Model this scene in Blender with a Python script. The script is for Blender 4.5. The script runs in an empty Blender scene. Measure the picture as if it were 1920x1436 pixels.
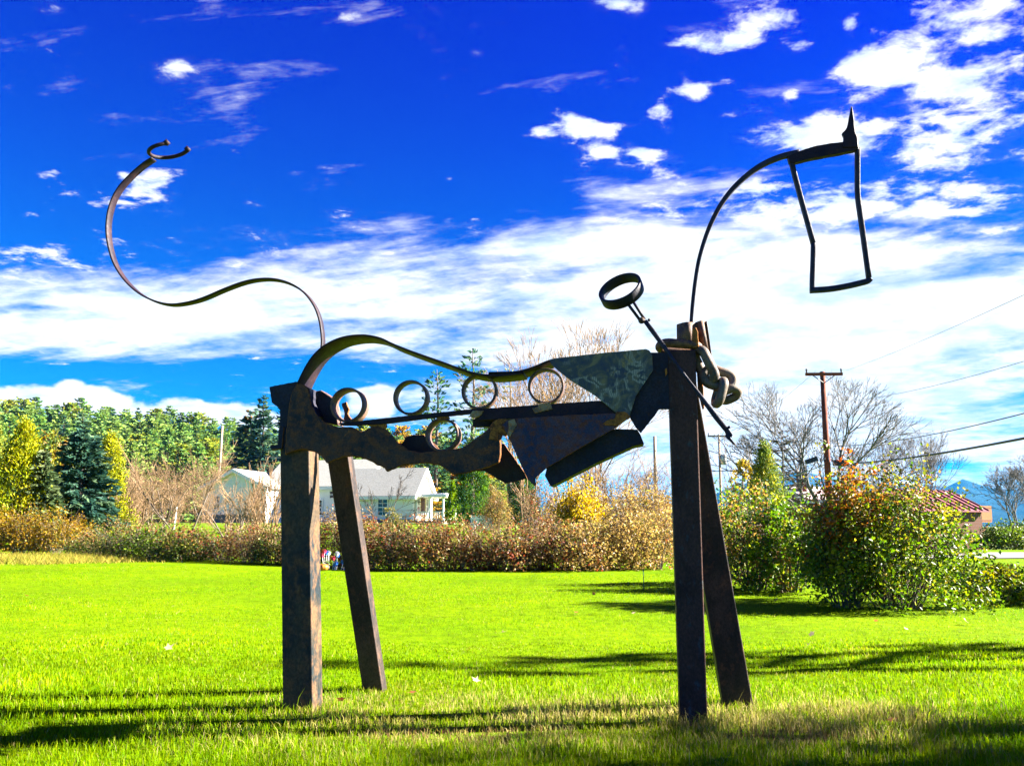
import bpy, bmesh, math, random
import numpy as np
from mathutils import Vector, Matrix

SC = bpy.context.scene
COL = SC.collection
R = math.radians
rng = np.random.default_rng(7)
random.seed(7)

# ------------------------------------------------------------------ camera
EYE = 1.05                       # metres above the lawn
FPX, CX, CY = 1500.0, 960.0, 801.0   # focal length and principal point, for a 1920 x 1436 frame
PITCH = R(7.0)
cam_d = bpy.data.cameras.new('camera')
cam = bpy.data.objects.new('camera', cam_d)
COL.objects.link(cam)
cam_d.sensor_width = 36.0
cam_d.lens = FPX / 1920 * 36.0
cam_d.shift_y = (CY - 718.0) / 1920
cam_d.clip_start = 0.05
cam_d.clip_end = 30000
cam.location = (0, 0, EYE)
cam.rotation_euler = (R(90) + PITCH, 0, 0)
SC.camera = cam
SC.cycles.use_denoising = True
SC.cycles.max_bounces = 6
SC.cycles.transparent_max_bounces = 8
SC.cycles.volume_bounces = 0

# ------------------------------------------------------------------ exposure
vs = SC.view_settings
vs.view_transform = 'Standard'
vs.look = 'None'
vs.exposure = 3.3
vs.gamma = 1.0
vs.use_curve_mapping = False

# ------------------------------------------------------------------ sun
SUN_EL, SUN_AZ = R(29), R(6)     # azimuth counted from +X towards +Y
sdir = Vector((math.cos(SUN_EL) * math.cos(SUN_AZ), math.cos(SUN_EL) * math.sin(SUN_AZ), math.sin(SUN_EL)))
sun_d = bpy.data.lights.new('sun', 'SUN')
sun_d.energy = 5.0
sun_d.angle = R(0.53)
sun_d.color = (1.0, 0.93, 0.80)
sun = bpy.data.objects.new('sun', sun_d)
sun.rotation_euler = sdir.to_track_quat('Z', 'Y').to_euler()
sun.location = (30, 0, 30)
COL.objects.link(sun)


def ray(u, v):
    a, b = (u - CX) / FPX, (CY - v) / FPX
    return Vector((a, math.cos(PITCH) - b * math.sin(PITCH), math.sin(PITCH) + b * math.cos(PITCH)))


def P(u, v, Y):                  # the point seen at (u, v), Y metres out
    d = ray(u, v)
    return Vector((0, 0, EYE)) + d * (Y / d.y)


def GP(u, v, z=0.0):             # where that ray meets the level z
    d = ray(u, v)
    return Vector((0, 0, EYE)) + d * ((z - EYE) / d.z)


# ------------------------------------------------------------------ world: sky with clouds
world = bpy.data.worlds.new('World')
SC.world = world
world.use_nodes = True
WN = world.node_tree
WN.nodes.clear()


class E:                          # tiny expression wrapper round Math nodes
    tree = WN

    def __init__(s, sock):
        s.s = sock

    @staticmethod
    def m(op, a, b=None, c=None, clamp=False):
        n = E.tree.nodes.new('ShaderNodeMath')
        n.operation = op
        n.use_clamp = clamp
        for i, x in enumerate((a, b, c)):
            if x is None:
                continue
            if isinstance(x, E):
                E.tree.links.new(x.s, n.inputs[i])
            else:
                n.inputs[i].default_value = x
        return E(n.outputs[0])

    def __add__(s, o): return E.m('ADD', s, o)
    __radd__ = __add__
    def __mul__(s, o): return E.m('MULTIPLY', s, o)
    __rmul__ = __mul__
    def __sub__(s, o): return E.m('SUBTRACT', s, o)
    def __truediv__(s, o): return E.m('DIVIDE', s, o)


def smooth(e, lo, hi, tree=None):
    n = E.tree.nodes.new('ShaderNodeMapRange')
    n.interpolation_type = 'SMOOTHSTEP'
    n.inputs['From Min'].default_value = lo
    n.inputs['From Max'].default_value = hi
    E.tree.links.new(e.s, n.inputs['Value'])
    return E(n.outputs['Result'])


def build_sky():
    T = WN
    tc = T.nodes.new('ShaderNodeTexCoord')
    nrm = T.nodes.new('ShaderNodeVectorMath'); nrm.operation = 'NORMALIZE'
    T.links.new(tc.outputs['Generated'], nrm.inputs[0])
    sep = T.nodes.new('ShaderNodeSeparateXYZ')
    T.links.new(nrm.outputs[0], sep.inputs[0])
    x, y, z = E(sep.outputs[0]), E(sep.outputs[1]), E(sep.outputs[2])
    sky = T.nodes.new('ShaderNodeTexSky')
    sky.sky_type = 'NISHITA'
    sky.sun_disc = False
    sky.sun_elevation = SUN_EL
    sky.sun_rotation = R(90) - SUN_AZ
    sky.altitude = 300
    sky.air_density = 1.0
    sky.dust_density = 0.3
    sky.ozone_density = 2.0
    # colour grade of the clear sky (the photograph's blue is very saturated)
    tint = T.nodes.new('ShaderNodeMix'); tint.data_type = 'RGBA'; tint.blend_type = 'MULTIPLY'
    tint.inputs[0].default_value = 1.0
    T.links.new(sky.outputs[0], tint.inputs[6])
    hsv = T.nodes.new('ShaderNodeHueSaturation')
    hsv.inputs['Saturation'].default_value = 1.12
    T.links.new(tint.outputs[2], hsv.inputs['Color'])
    tm = T.nodes.new('ShaderNodeMix'); tm.data_type = 'RGBA'
    tz = smooth(z, 0.04, 0.62)
    T.links.new(tz.s, tm.inputs[0])
    tm.inputs[6].default_value = TINT_LO
    tm.inputs[7].default_value = TINT_HI
    T.links.new(tm.outputs[2], tint.inputs[7])
    # gnomonic direction coordinates
    yy = E.m('MAXIMUM', y, 0.12)
    a, e = x / yy, z / yy

    def planar(off, sx, sy):
        k = E.m('MAXIMUM', z, 0.0) + 0.10
        cb = T.nodes.new('ShaderNodeCombineXYZ')
        px, py = (x / k) * sx, (y / k) * sy
        T.links.new(px.s, cb.inputs[0]); T.links.new(py.s, cb.inputs[1])
        cb.inputs[2].default_value = off
        return cb.outputs[0]

    def noise(vec, scale, detail, rough, dist=0.0):
        n = T.nodes.new('ShaderNodeTexNoise')
        n.inputs['Scale'].default_value = scale
        n.inputs['Detail'].default_value = detail
        n.inputs['Roughness'].default_value = rough
        n.inputs['Distortion'].default_value = dist
        T.links.new(vec, n.inputs['Vector'])
        return E(n.outputs[0])

    nA = noise(planar(3.1, 1.0, 1.25), 1.1, 5, 0.60, 0.25)       # large sheets
    nB = noise(planar(8.7, 1.0, 1.15), 6.5, 5, 0.56, 0.2)         # puffs
    nE = noise(planar(2.2, 1.0, 1.2), 16.0, 4, 0.62, 0.3)        # small cloudlets
    # low cumulus live in direction space (they are far, seen from the side)
    cbl = T.nodes.new('ShaderNodeCombineXYZ')
    T.links.new(a.s, cbl.inputs[0]); T.links.new((e * 1.7).s, cbl.inputs[1]); cbl.inputs[2].default_value = 1.3
    nC = noise(cbl.outputs[0], 17.0, 6, 0.5, 0.0)
    streak = T.nodes.new('ShaderNodeCombineXYZ')
    T.links.new((a * 1.0 + e * 0.5).s, streak.inputs[0]); T.links.new((e * 5.5 - a * 0.7).s, streak.inputs[1]); streak.inputs[2].default_value = 5.5
    nD = noise(streak.outputs[0], 3.6, 7, 0.6, 0.3)

    def blobs(lst, warp):
        tot = None
        for (u, v, ru, rv, w) in lst:
            d = ray(u, v)
            ca, ce = d.x / d.y, d.z / d.y
            ra, re = ru / FPX, rv / FPX
            da = (a - ca) * (1 / ra)
            de = (e - ce) * (1 / re)
            q = da * da + de * de
            if warp is not None:
                q = q + warp
            g = E.m('EXPONENT', q * -1.0) * w
            tot = g if tot is None else tot + g
        return tot

    hi = blobs(SKY_HI, None)
    lo = blobs(SKY_LO, None)
    cu = blobs(SKY_CU, None)
    dens_hi = (nB - 0.5) * 3.8 + (nE - 0.5) * 1.9 + (nA - 0.5) * 0.6 + hi - 0.74
    dens_lo = (nD - 0.5) * 2.7 + (nE - 0.5) * 0.55 + (nB - 0.5) * 0.7 + (nA - 0.5) * 1.0 + lo - 0.66
    dens_cu = (nC - 0.5) * 2.0 + cu - 0.55
    al_hi = smooth(dens_hi, -0.20, 0.50)
    al_lo = smooth(dens_lo, -0.52, 0.48)
    al_cu = smooth(dens_cu, -0.08, 0.26)
    veil = smooth(dens_hi + (nA - 0.5) * 2.0, -0.55, 0.5) * 0.06
    one = 1.0
    inv = (E.m('SUBTRACT', one, al_hi)) * (E.m('SUBTRACT', one, al_lo)) * (E.m('SUBTRACT', one, al_cu)) * (E.m('SUBTRACT', one, veil))
    alpha = E.m('SUBTRACT', one, inv, clamp=True)
    # nothing below the horizon
    alpha = alpha * smooth(z, -0.02, 0.01)
    # cloud brightness: thick parts are white, thin bottoms a little blue-grey
    shade = smooth((nD - 0.5) + (nB - 0.5) * 0.9 + (nC - 0.5) * 0.6, -0.30, 0.16)
    ccol = T.nodes.new('ShaderNodeMix'); ccol.data_type = 'RGBA'
    T.links.new(shade.s, ccol.inputs[0])
    ccol.inputs[6].default_value = (0.70 * CLOUD, 0.85 * CLOUD, 1.0 * CLOUD, 1)
    ccol.inputs[7].default_value = (1.15 * CLOUD, 1.15 * CLOUD, 1.15 * CLOUD, 1)
    mix = T.nodes.new('ShaderNodeMix'); mix.data_type = 'RGBA'
    T.links.new(alpha.s, mix.inputs[0])
    T.links.new(hsv.outputs[0], mix.inputs[6])
    T.links.new(ccol.outputs[2], mix.inputs[7])
    bg = T.nodes.new('ShaderNodeBackground')
    bg.inputs['Strength'].default_value = 0.05
    T.links.new(mix.outputs[2], bg.inputs['Color'])
    out = T.nodes.new('ShaderNodeOutputWorld')
    T.links.new(bg.outputs[0], out.inputs['Surface'])


TINT_HI = (0.0, 0.003, 0.47, 1)       # zenith side
TINT_LO = (0.006, 0.185, 0.37, 1)      # towards the horizon
CLOUD = 2.2
# (u, v, radius u, radius v, weight): where the photograph's cloud fields stand
SKY_HI = [(1830, 50, 190, 80, 0.95), (1640, 130, 80, 58, 1.6), (1592, 42, 30, 24, 1.1), (1545, 258, 150, 42, 1.6), (1850, 225, 140, 90, 1.2), (1790, 150, 110, 50, 0.7),
          (1385, 70, 50, 32, 1.55), (1290, 82, 64, 28, 1.45), (1500, 88, 60, 26, 1.15), (1460, 30, 60, 30, 1.1),
          (1298, 168, 58, 30, 1.7), (1240, 210, 42, 26, 1.5), (1060, 220, 54, 36, 1.4), (1010, 246, 32, 15, 1.4), (1115, 242, 48, 18, 1.35), (1210, 288, 42, 16, 1.25), (1140, 290, 24, 14, 1.05), (1165, 12, 56, 24, 1.3),
          (1365, 215, 22, 10, 1.0), (1485, 180, 22, 11, 0.9), (1560, 385, 330, 50, 0.95), (1720, 350, 150, 20, 0.6), (1425, 352, 44, 11, 1.0), (1760, 310, 120, 30, 0.6), (272, 352, 52, 34, 1.5), (235, 330, 24, 13, 0.75), (330, 128, 34, 28, 0.78),
          (95, 20, 38, 14, 0.85), (150, 50, 34, 14, 0.75), (893, 98, 18, 11, 0.8), (833, 145, 20, 11, 0.75), (870, 180, 16, 9, 0.5), (90, 320, 40, 22, 0.5), (440, 70, 40, 18, 0.62), (650, 35, 40, 16, 0.66), (460, 185, 34, 14, 0.66), (5, 230, 18, 11, 0.7),
          (70, 465, 100, 26, 0.80), (440, 440, 200, 36, 0.42), (150, 500, 50, 12, 0.8), (270, 500, 26, 9, 0.8), (60, 520, 70, 18, 0.6), (520, 170, 420, 200, -0.30), (330, 60, 260, 90, -0.15)]
SKY_LO = [(1000, 590, 1500, 95, 0.92), (1550, 520, 560, 150, 0.80), (1060, 450, 380, 55, 0.72), (1120, 362, 60, 26, 0.40), (660, 480, 150, 45, 0.30),
          (1700, 640, 500, 90, 0.70), (150, 630, 420, 44, 0.75), (120, 555, 220, 34, 0.5), (420, 570, 260, 40, 0.35), (1520, 830, 700, 115, 1.35), (1100, 760, 300, 50, 0.25),
          (820, 700, 300, 16, -0.65), (300, 694, 300, 16, -0.80), (560, 712, 130, 24, -0.7), (1430, 738, 150, 18, -0.35), (1760, 740, 320, 50, 0.55), (300, 420, 420, 60, -0.55), (1650, 425, 90, 12, -0.55), (1330, 420, 50, 14, -0.35),
          (1640, 590, 120, 10, -0.25), (70, 575, 60, 10, -0.5), (250, 610, 200, 12, -0.2), (640, 610, 130, 12, -0.25), (1240, 550, 70, 10, -0.5), (1780, 872, 60, 11, -0.9)]
SKY_CU = [(150, 750, 95, 36, 1.1), (330, 770, 120, 32, 1.1), (30, 744, 60, 28, 1.0), (470, 790, 70, 30, 1.0), (700, 740, 70, 22, 1.1),
          (690, 775, 80, 22, 0.9)]
build_sky()


# ------------------------------------------------------------------ materials
def new_mat(name):
    m = bpy.data.materials.new(name)
    m.use_nodes = True
    m.node_tree.nodes.clear()
    return m


class MT:
    def __init__(s, name):
        s.m = new_mat(name); s.t = s.m.node_tree

    def n(s, typ, **kw):
        n = s.t.nodes.new('ShaderNode' + typ)
        for k, v in kw.items():
            if k in n.inputs:
                i = n.inputs[k]
                if hasattr(v, 'is_linked') or isinstance(v, bpy.types.NodeSocket):
                    s.t.links.new(v, i)
                else:
                    i.default_value = v
            else:
                setattr(n, k, v)
        return n

    def link(s, a, b):
        s.t.links.new(a, b)

    def coord(s, which='Object'):
        return s.n('TexCoord').outputs[which]

    def noise(s, vec, scale, detail=5, rough=0.6, dist=0.0):
        n = s.n('TexNoise', Scale=scale, Detail=detail, Roughness=rough, Distortion=dist)
        s.link(vec, n.inputs['Vector'])
        return n.outputs[0]

    def ramp(s, fac, stops):
        n = s.n('ValToRGB')
        el = n.color_ramp.elements
        while len(el) < len(stops):
            el.new(0.5)
        for e_, (p, c) in zip(el, stops):
            e_.position = p
            e_.color = (*c, 1) if len(c) == 3 else c
        s.link(fac, n.inputs[0])
        return n.outputs[0]

    def mix(s, fac, a, b, blend='MIX'):
        n = s.t.nodes.new('ShaderNodeMix'); n.data_type = 'RGBA'; n.blend_type = blend
        for v, i in ((fac, 0), (a, 6), (b, 7)):
            if isinstance(v, bpy.types.NodeSocket):
                s.link(v, n.inputs[i])
            elif i == 0:
                n.inputs[0].default_value = v
            else:
                n.inputs[i].default_value = (*v, 1)
        return n.outputs[2]

    def out(s, shader):
        o = s.n('OutputMaterial')
        s.link(shader, o.inputs['Surface'])
        return s.m

    def principled(s, color, rough=0.6, metallic=0.0, spec=0.4, bump=None, bump_d=0.01, bump_s=0.6):
        b = s.n('BsdfPrincipled')
        for v, k in ((color, 'Base Color'), (rough, 'Roughness'), (metallic, 'Metallic')):
            if isinstance(v, bpy.types.NodeSocket):
                s.link(v, b.inputs[k])
            elif k == 'Base Color':
                b.inputs[k].default_value = (*v, 1)
            else:
                b.inputs[k].default_value = v
        b.inputs['Specular IOR Level'].default_value = spec
        if bump is not None:
            bn = s.n('Bump', Strength=bump_s, Distance=bump_d)
            s.link(bump, bn.inputs['Height'])
            s.link(bn.outputs[0], b.inputs['Normal'])
        return b.outputs[0]


def mat_plain(name, color, rough=0.7, spec=0.3, var=0.25, scale=8.0, metallic=0.0):
    t = MT(name)
    c = t.coord()
    f = t.noise(c, scale, 6, 0.65)
    col = t.ramp(f, [(0.25, [x * (1 - var) for x in color]), (0.75, [min(1, x * (1 + var)) for x in color])])
    return t.out(t.principled(col, rough, metallic, spec, bump=f, bump_d=0.004, bump_s=0.3))


def mat_leaf(name, transl=0.50, rough=0.45, spec=0.35, val=0.82):
    t = MT(name)
    at = t.n('Attribute', attribute_name='tint')
    geo = t.n('NewGeometry')
    hs = t.n('HueSaturation')
    mr = t.n('MapRange'); t.link(geo.outputs['Random Per Island'], mr.inputs['Value'])
    mr.inputs['To Min'].default_value = 0.65 * val; mr.inputs['To Max'].default_value = 1.35 * val
    t.link(mr.outputs[0], hs.inputs['Value'])
    t.link(at.outputs['Color'], hs.inputs['Color'])
    hs.inputs['Saturation'].default_value = 1.05
    b = t.n('BsdfPrincipled', Roughness=rough)
    b.inputs['Specular IOR Level'].default_value = spec
    t.link(hs.outputs[0], b.inputs['Base Color'])
    tr = t.n('BsdfTranslucent'); t.link(hs.outputs[0], tr.inputs['Color'])
    mx = t.n('MixShader'); mx.inputs[0].default_value = transl
    t.link(b.outputs[0], mx.inputs[1]); t.link(tr.outputs[0], mx.inputs[2])
    return t.out(mx.outputs[0])


def mat_steel(name, dark, mid, rust, amount=0.5, rough=0.55, spec=0.22, orange=(0.35, 0.12, 0.02), or_amt=0.72, scale=4.0, stretch=(1, 1, 1)):
    t = MT(name)
    c = t.coord()
    mp = t.n('Mapping'); mp.inputs['Scale'].default_value = stretch
    t.link(c, mp.inputs['Vector'])
    v = mp.outputs[0]
    n1 = t.noise(v, scale, 8, 0.62, 0.4)
    n2 = t.noise(v, scale * 4.3, 7, 0.7)
    n3 = t.noise(v, scale * 22, 4, 0.7)
    base = t.ramp(n1, [(0.42, dark), (0.57, mid)])
    lo = 0.62 - 0.3 * amount
    rf = t.ramp(n2, [(lo, (0, 0, 0)), (lo + 0.16, (1, 1, 1))])
    col = t.mix(rf, base, rust)
    n4 = t.noise(v, scale * 2.1, 9, 0.72, 0.8)
    of = t.ramp(n4, [(or_amt, (0, 0, 0)), (or_amt + 0.07, (1, 1, 1))])
    col = t.mix(of, col, orange)
    gr = t.ramp(n3, [(0.3, (0.45, 0.45, 0.45)), (0.7, (1.5, 1.5, 1.5))])
    col = t.mix(1.0, col, gr, 'MULTIPLY')
    rr = t.ramp(n2, [(0.3, (rough - 0.12,) * 3), (0.7, (min(1, rough + 0.22),) * 3)])
    return t.out(t.principled(col, rr, 0.0, spec, bump=n3, bump_d=0.003, bump_s=0.55))


M = {}
# (steel tones: dark mill scale, brown oxide, orange fresh rust)
M['leg_blue'] = mat_steel('leg_blue_black_steel', (0.008, 0.014, 0.018), (0.055, 0.038, 0.022), (0.11, 0.055, 0.024), 0.50, stretch=(1, 1, 0.75), scale=3.2)
M['leg_brown'] = mat_steel('leg_brown_steel', (0.024, 0.009, 0.008), (0.062, 0.026, 0.019), (0.045, 0.075, 0.085), 0.22, stretch=(1, 1, 0.6), or_amt=0.78)
M['leg_black'] = mat_steel('leg_black_steel', (0.018, 0.014, 0.014), (0.050, 0.032, 0.026), (0.085, 0.042, 0.024), 0.3, stretch=(1, 1, 0.7), or_amt=0.8)
M['plate'] = mat_steel('torch_cut_plate_steel', (0.010, 0.012, 0.018), (0.060, 0.034, 0.024), (0.13, 0.050, 0.018), 0.58, or_amt=0.61, scale=5)
M['dark'] = mat_steel('dark_blue_steel', (0.006, 0.009, 0.022), (0.016, 0.016, 0.030), (0.030, 0.016, 0.012), 0.3, or_amt=0.85)
M['violet'] = mat_steel('violet_steel', (0.016, 0.028, 0.070), (0.085, 0.048, 0.062), (0.12, 0.038, 0.020), 0.55, or_amt=0.74, scale=6)
M['strip'] = mat_steel('spring_strip_steel', (0.008, 0.004, 0.012), (0.020, 0.009, 0.015), (0.045, 0.017, 0.014), 0.25, or_amt=0.72, scale=6)
M['ring'] = mat_steel('ring_steel', (0.050, 0.030, 0.032), (0.11, 0.07, 0.06), (0.22, 0.11, 0.06), 0.45, or_amt=0.74, scale=9)
M['rust'] = mat_steel('orange_rust', (0.10, 0.035, 0.010), (0.28, 0.10, 0.02), (0.36, 0.15, 0.03), 0.6, rough=0.75, spec=0.2, or_amt=0.55, scale=9)
M['edge'] = mat_steel('flame_cut_edge', (0.05, 0.018, 0.008), (0.14, 0.05, 0.014), (0.24, 0.09, 0.02), 0.55, rough=0.7, spec=0.25, or_amt=0.62, scale=12)
M['mane'] = mat_steel('mane_rusty_pipe', (0.050, 0.028, 0.026), (0.12, 0.060, 0.040), (0.20, 0.10, 0.045), 0.5, or_amt=0.66, scale=8)
M['chain'] = mat_steel('chain_grey_steel', (0.050, 0.046, 0.044), (0.13, 0.11, 0.090), (0.18, 0.09, 0.05), 0.4, or_amt=0.78, scale=10)
M['weld'] = mat_steel('weld_bead', (0.12, 0.09, 0.06), (0.30, 0.25, 0.15), (0.36, 0.16, 0.04), 0.6, or_amt=0.6, scale=20)
M['bluebar'] = mat_steel('blue_black_bar', (0.008, 0.010, 0.030), (0.026, 0.024, 0.050), (0.055, 0.026, 0.018), 0.3, or_amt=0.84, scale=8)


def mat_patina():
    t = MT('ground_patina_plate')
    c = t.coord()
    n1 = t.noise(c, 7, 8, 0.65, 1.6)
    base = t.ramp(n1, [(0.36, (0.010, 0.018, 0.050)), (0.5, (0.05, 0.050, 0.036)), (0.62, (0.17, 0.135, 0.045))])
    sc = t.noise(c, 5.5, 2.5, 0.55, 1.2)          # contour strokes left by the grinder
    sw = t.ramp(sc, [(0.44, (0, 0, 0)), (0.465, (1, 1, 1)), (0.50, (1, 1, 1)), (0.525, (0, 0, 0)), (0.585, (0, 0, 0)), (0.61, (1, 1, 1)), (0.65, (1, 1, 1)), (0.675, (0, 0, 0))])
    n5 = t.noise(c, 5.0, 5, 0.6, 0.8)
    swm = t.mix(1.0, sw, t.ramp(n5, [(0.44, (0, 0, 0)), (0.56, (1, 1, 1))]), 'MULTIPLY')
    w2 = t.n('TexWave', Scale=34.0, Distortion=6.0, Detail=2.0)
    t.link(c, w2.inputs['Vector'])
    hatch = t.mix(w2.outputs[1], (0.11, 0.11, 0.075), (0.34, 0.33, 0.24))
    col = t.mix(swm, base, hatch)
    n2 = t.noise(c, 14, 7, 0.7)
    yl = t.ramp(n2, [(0.58, (0, 0, 0)), (0.68, (1, 1, 1))])
    col = t.mix(yl, col, (0.28, 0.20, 0.035))
    return t.out(t.principled(col, 0.45, 0.0, 0.5, bump=w2.outputs[1], bump_d=0.001, bump_s=0.4))


M['patina'] = mat_patina()
M['leaf'] = mat_leaf('leaf')
M['needle'] = mat_leaf('needle', 0.35, 0.55, 0.15, 1.0)
M['grass'] = mat_leaf('grass_blade', 0.5, 0.5, 0.05, 0.80)
M['bark'] = mat_plain('bark', (0.12, 0.095, 0.075), 0.9, 0.1, 0.5, 6)
M['bark_dark'] = mat_plain('dark_bark', (0.045, 0.035, 0.028), 0.9, 0.1, 0.5, 6)
M['bark_tan'] = mat_plain('tan_twig_bark', (0.21, 0.135, 0.075), 0.9, 0.1, 0.35, 5)
M['bark_grey'] = mat_plain('grey_bark', (0.115, 0.11, 0.11), 0.9, 0.1, 0.5, 4)
M['fallen'] = mat_leaf('dry_leaf', 0.3, 0.6, 0.2)


def mat_ground():
    t = MT('lawn_soil')
    c = t.coord()
    n1 = t.noise(c, 0.35, 6, 0.6)
    n2 = t.noise(c, 6.0, 6, 0.7)
    col = t.ramp(n1, [(0.35, (0.066, 0.135, 0.000)), (0.62, (0.105, 0.17, 0.000))])
    gr = t.ramp(n2, [(0.3, (0.55, 0.6, 0.5)), (0.7, (1.3, 1.25, 1.3))])
    col = t.mix(1.0, col, gr, 'MULTIPLY')
    # beyond the garden: rough pasture
    sp = t.n('SeparateXYZ'); t.link(c, sp.inputs[0])
    far = t.n('MapRange'); far.inputs['From Min'].default_value = 45; far.inputs['From Max'].default_value = 95
    t.link(sp.outputs[1], far.inputs['Value'])
    col = t.mix(far.outputs[0], col, (0.09, 0.11, 0.03))
    return t.out(t.principled(col, 0.95, 0, 0.02, bump=n2, bump_d=0.03, bump_s=0.6))


M['ground'] = mat_ground()
M['asphalt'] = mat_plain('pale_asphalt', (0.16, 0.155, 0.15), 0.9, 0.2, 0.15, 3)
M['white_line'] = mat_plain('road_paint', (0.75, 0.75, 0.72), 0.7, 0.3, 0.05, 3)


def mat_mountain():
    t = MT('haze_tinted_forest_mountain')
    c = t.coord()
    n1 = t.noise(c, 0.004, 10, 0.65)
    col = t.ramp(n1, [(0.35, (0.008, 0.020, 0.024)), (0.65, (0.020, 0.036, 0.036))])  # dark forest tone with the blue of distant haze mixed into the colour
    return t.out(t.principled(col, 1.0, 0, 0.0, bump=n1, bump_d=40, bump_s=0.8))


M['mountain'] = mat_mountain()


# ------------------------------------------------------------------ mesh helpers
def link(o, parent=None):
    COL.objects.link(o)
    if parent is not None:
        o.parent = parent
    return o


def tag(o, label=None, cat=None, group=None, kind=None):
    if label: o['label'] = label
    if cat: o['category'] = cat
    if group: o['group'] = group
    if kind: o['kind'] = kind
    return o


def empty(name, loc=(0, 0, 0), rz=0.0):
    o = bpy.data.objects.new(name, None)
    o.empty_display_size = 0.2
    o.location = loc
    o.rotation_euler = (0, 0, rz)
    return link(o)


def np_mesh(name, V, F, mat, tint=None, smooth_=False):
    """V (n,3); F (m,k) all with k corners."""
    V = np.asarray(V, np.float32); F = np.asarray(F, np.int32)
    me = bpy.data.meshes.new(name)
    n, (m, k) = len(V), F.shape
    me.vertices.add(n); me.vertices.foreach_set('co', V.ravel())
    me.loops.add(m * k); me.loops.foreach_set('vertex_index', F.ravel())
    me.polygons.add(m)
    me.polygons.foreach_set('loop_start', np.arange(0, m * k, k, dtype=np.int32))
    if smooth_:
        me.polygons.foreach_set('use_smooth', np.ones(m, bool))
    if tint is not None:
        a = me.attributes.new('tint', 'FLOAT_COLOR', 'POINT')
        c = np.ones((n, 4), np.float32); c[:, :3] = tint
        a.data.foreach_set('color', c.ravel())
    me.update(calc_edges=True)
    me.materials.append(mat)
    return me


def obj_np(name, V, F, mat, parent=None, tint=None, smooth_=False):
    return link(bpy.data.objects.new(name, np_mesh(name, V, F, mat, tint, smooth_)), parent)


class B:
    """collects boxes, prisms, tubes -> one mesh (mixed polygons)"""
    def __init__(s):
        s.v, s.f, s.mi = [], [], []

    def add(s, vs_, fs, mi=0):
        o = len(s.v)
        s.v += [tuple(p) for p in vs_]
        for f in fs:
            s.f.append([i + o for i in f]); s.mi.append(mi)
        return s

    def box(s, c, d, rot=None, mi=0):
        hx, hy, hz = d[0] / 2, d[1] / 2, d[2] / 2
        pts = [Vector((x, y, z)) for x in (-hx, hx) for y in (-hy, hy) for z in (-hz, hz)]
        if rot is not None:
            pts = [rot @ p for p in pts]
        pts = [p + Vector(c) for p in pts]
        return s.add(pts, [(0, 1, 3, 2), (4, 6, 7, 5), (0, 4, 5, 1), (2, 3, 7, 6), (0, 2, 6, 4), (1, 5, 7, 3)], mi)

    def prism(s, pts, ext, mi=0, side_mi=None):
        n = len(pts)
        a = [Vector(p) for p in pts]; e = Vector(ext)
        s.add(a + [p + e for p in a], [], mi)
        o = len(s.v) - 2 * n
        s.f.append([o + i for i in range(n)]); s.mi.append(mi)
        s.f.append([o + n + i for i in reversed(range(n))]); s.mi.append(mi)
        for i in range(n):
            j = (i + 1) % n
            s.f.append([o + j, o + i, o + n + i, o + n + j]); s.mi.append(mi if side_mi is None else side_mi)
        return s

    def tube(s, path, r, n=8, closed=False, mi=0, radii=None):
        path = [Vector(p) for p in path]
        m = len(path)
        rings = []
        prev = None
        for i, p in enumerate(path):
            if closed:
                t = (path[(i + 1) % m] - path[i - 1]).normalized()
            else:
                t = (path[min(i + 1, m - 1)] - path[max(i - 1, 0)]).normalized()
            if prev is None:
                up = Vector((0, 0, 1)) if abs(t.z) < 0.9 else Vector((1, 0, 0))
                x = t.cross(up).normalized()
            else:
                x = (prev - t * prev.dot(t)).normalized()
            prev = x
            y = t.cross(x)
            rr = radii[i] if radii else r
            rings.append([p + x * (rr * math.cos(2 * math.pi * k / n)) + y * (rr * math.sin(2 * math.pi * k / n)) for k in range(n)])
        fs = []
        for i in range(m if closed else m - 1):
            j = (i + 1) % m
            for k in range(n):
                l = (k + 1) % n
                fs.append((i * n + k, i * n + l, j * n + l, j * n + k))
        if not closed:
            fs.append(tuple(reversed(range(n)))); fs.append(tuple((m - 1) * n + k for k in range(n)))
        return s.add([q for ring in rings for q in ring], fs, mi)

    def build(s, name, mats, parent=None, smooth_=False, fix=True):
        me = bpy.data.meshes.new(name)
        me.from_pydata(s.v, [], s.f)
        mats = mats if isinstance(mats, (list, tuple)) else [mats]
        for m in mats:
            me.materials.append(m)
        me.polygons.foreach_set('material_index', s.mi)
        if smooth_:
            me.polygons.foreach_set('use_smooth', [True] * len(s.f))
        if fix:
            bm = bmesh.new(); bm.from_mesh(me)
            bmesh.ops.recalc_face_normals(bm, faces=bm.faces)
            bm.to_mesh(me); bm.free()
        me.update()
        return link(bpy.data.objects.new(name, me), parent)


def bevel(o, w=0.004, seg=2):
    m = o.modifiers.new('bevel', 'BEVEL'); m.width = w; m.segments = seg; m.limit_method = 'ANGLE'
    m.angle_limit = R(40)
    return o


def copy_tree(o, parent=None):
    c = o.copy(); COL.objects.link(c)
    if parent is not None:
        c.parent = parent
    for ch in list(o.children):
        copy_tree(ch, c)
    return c


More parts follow.
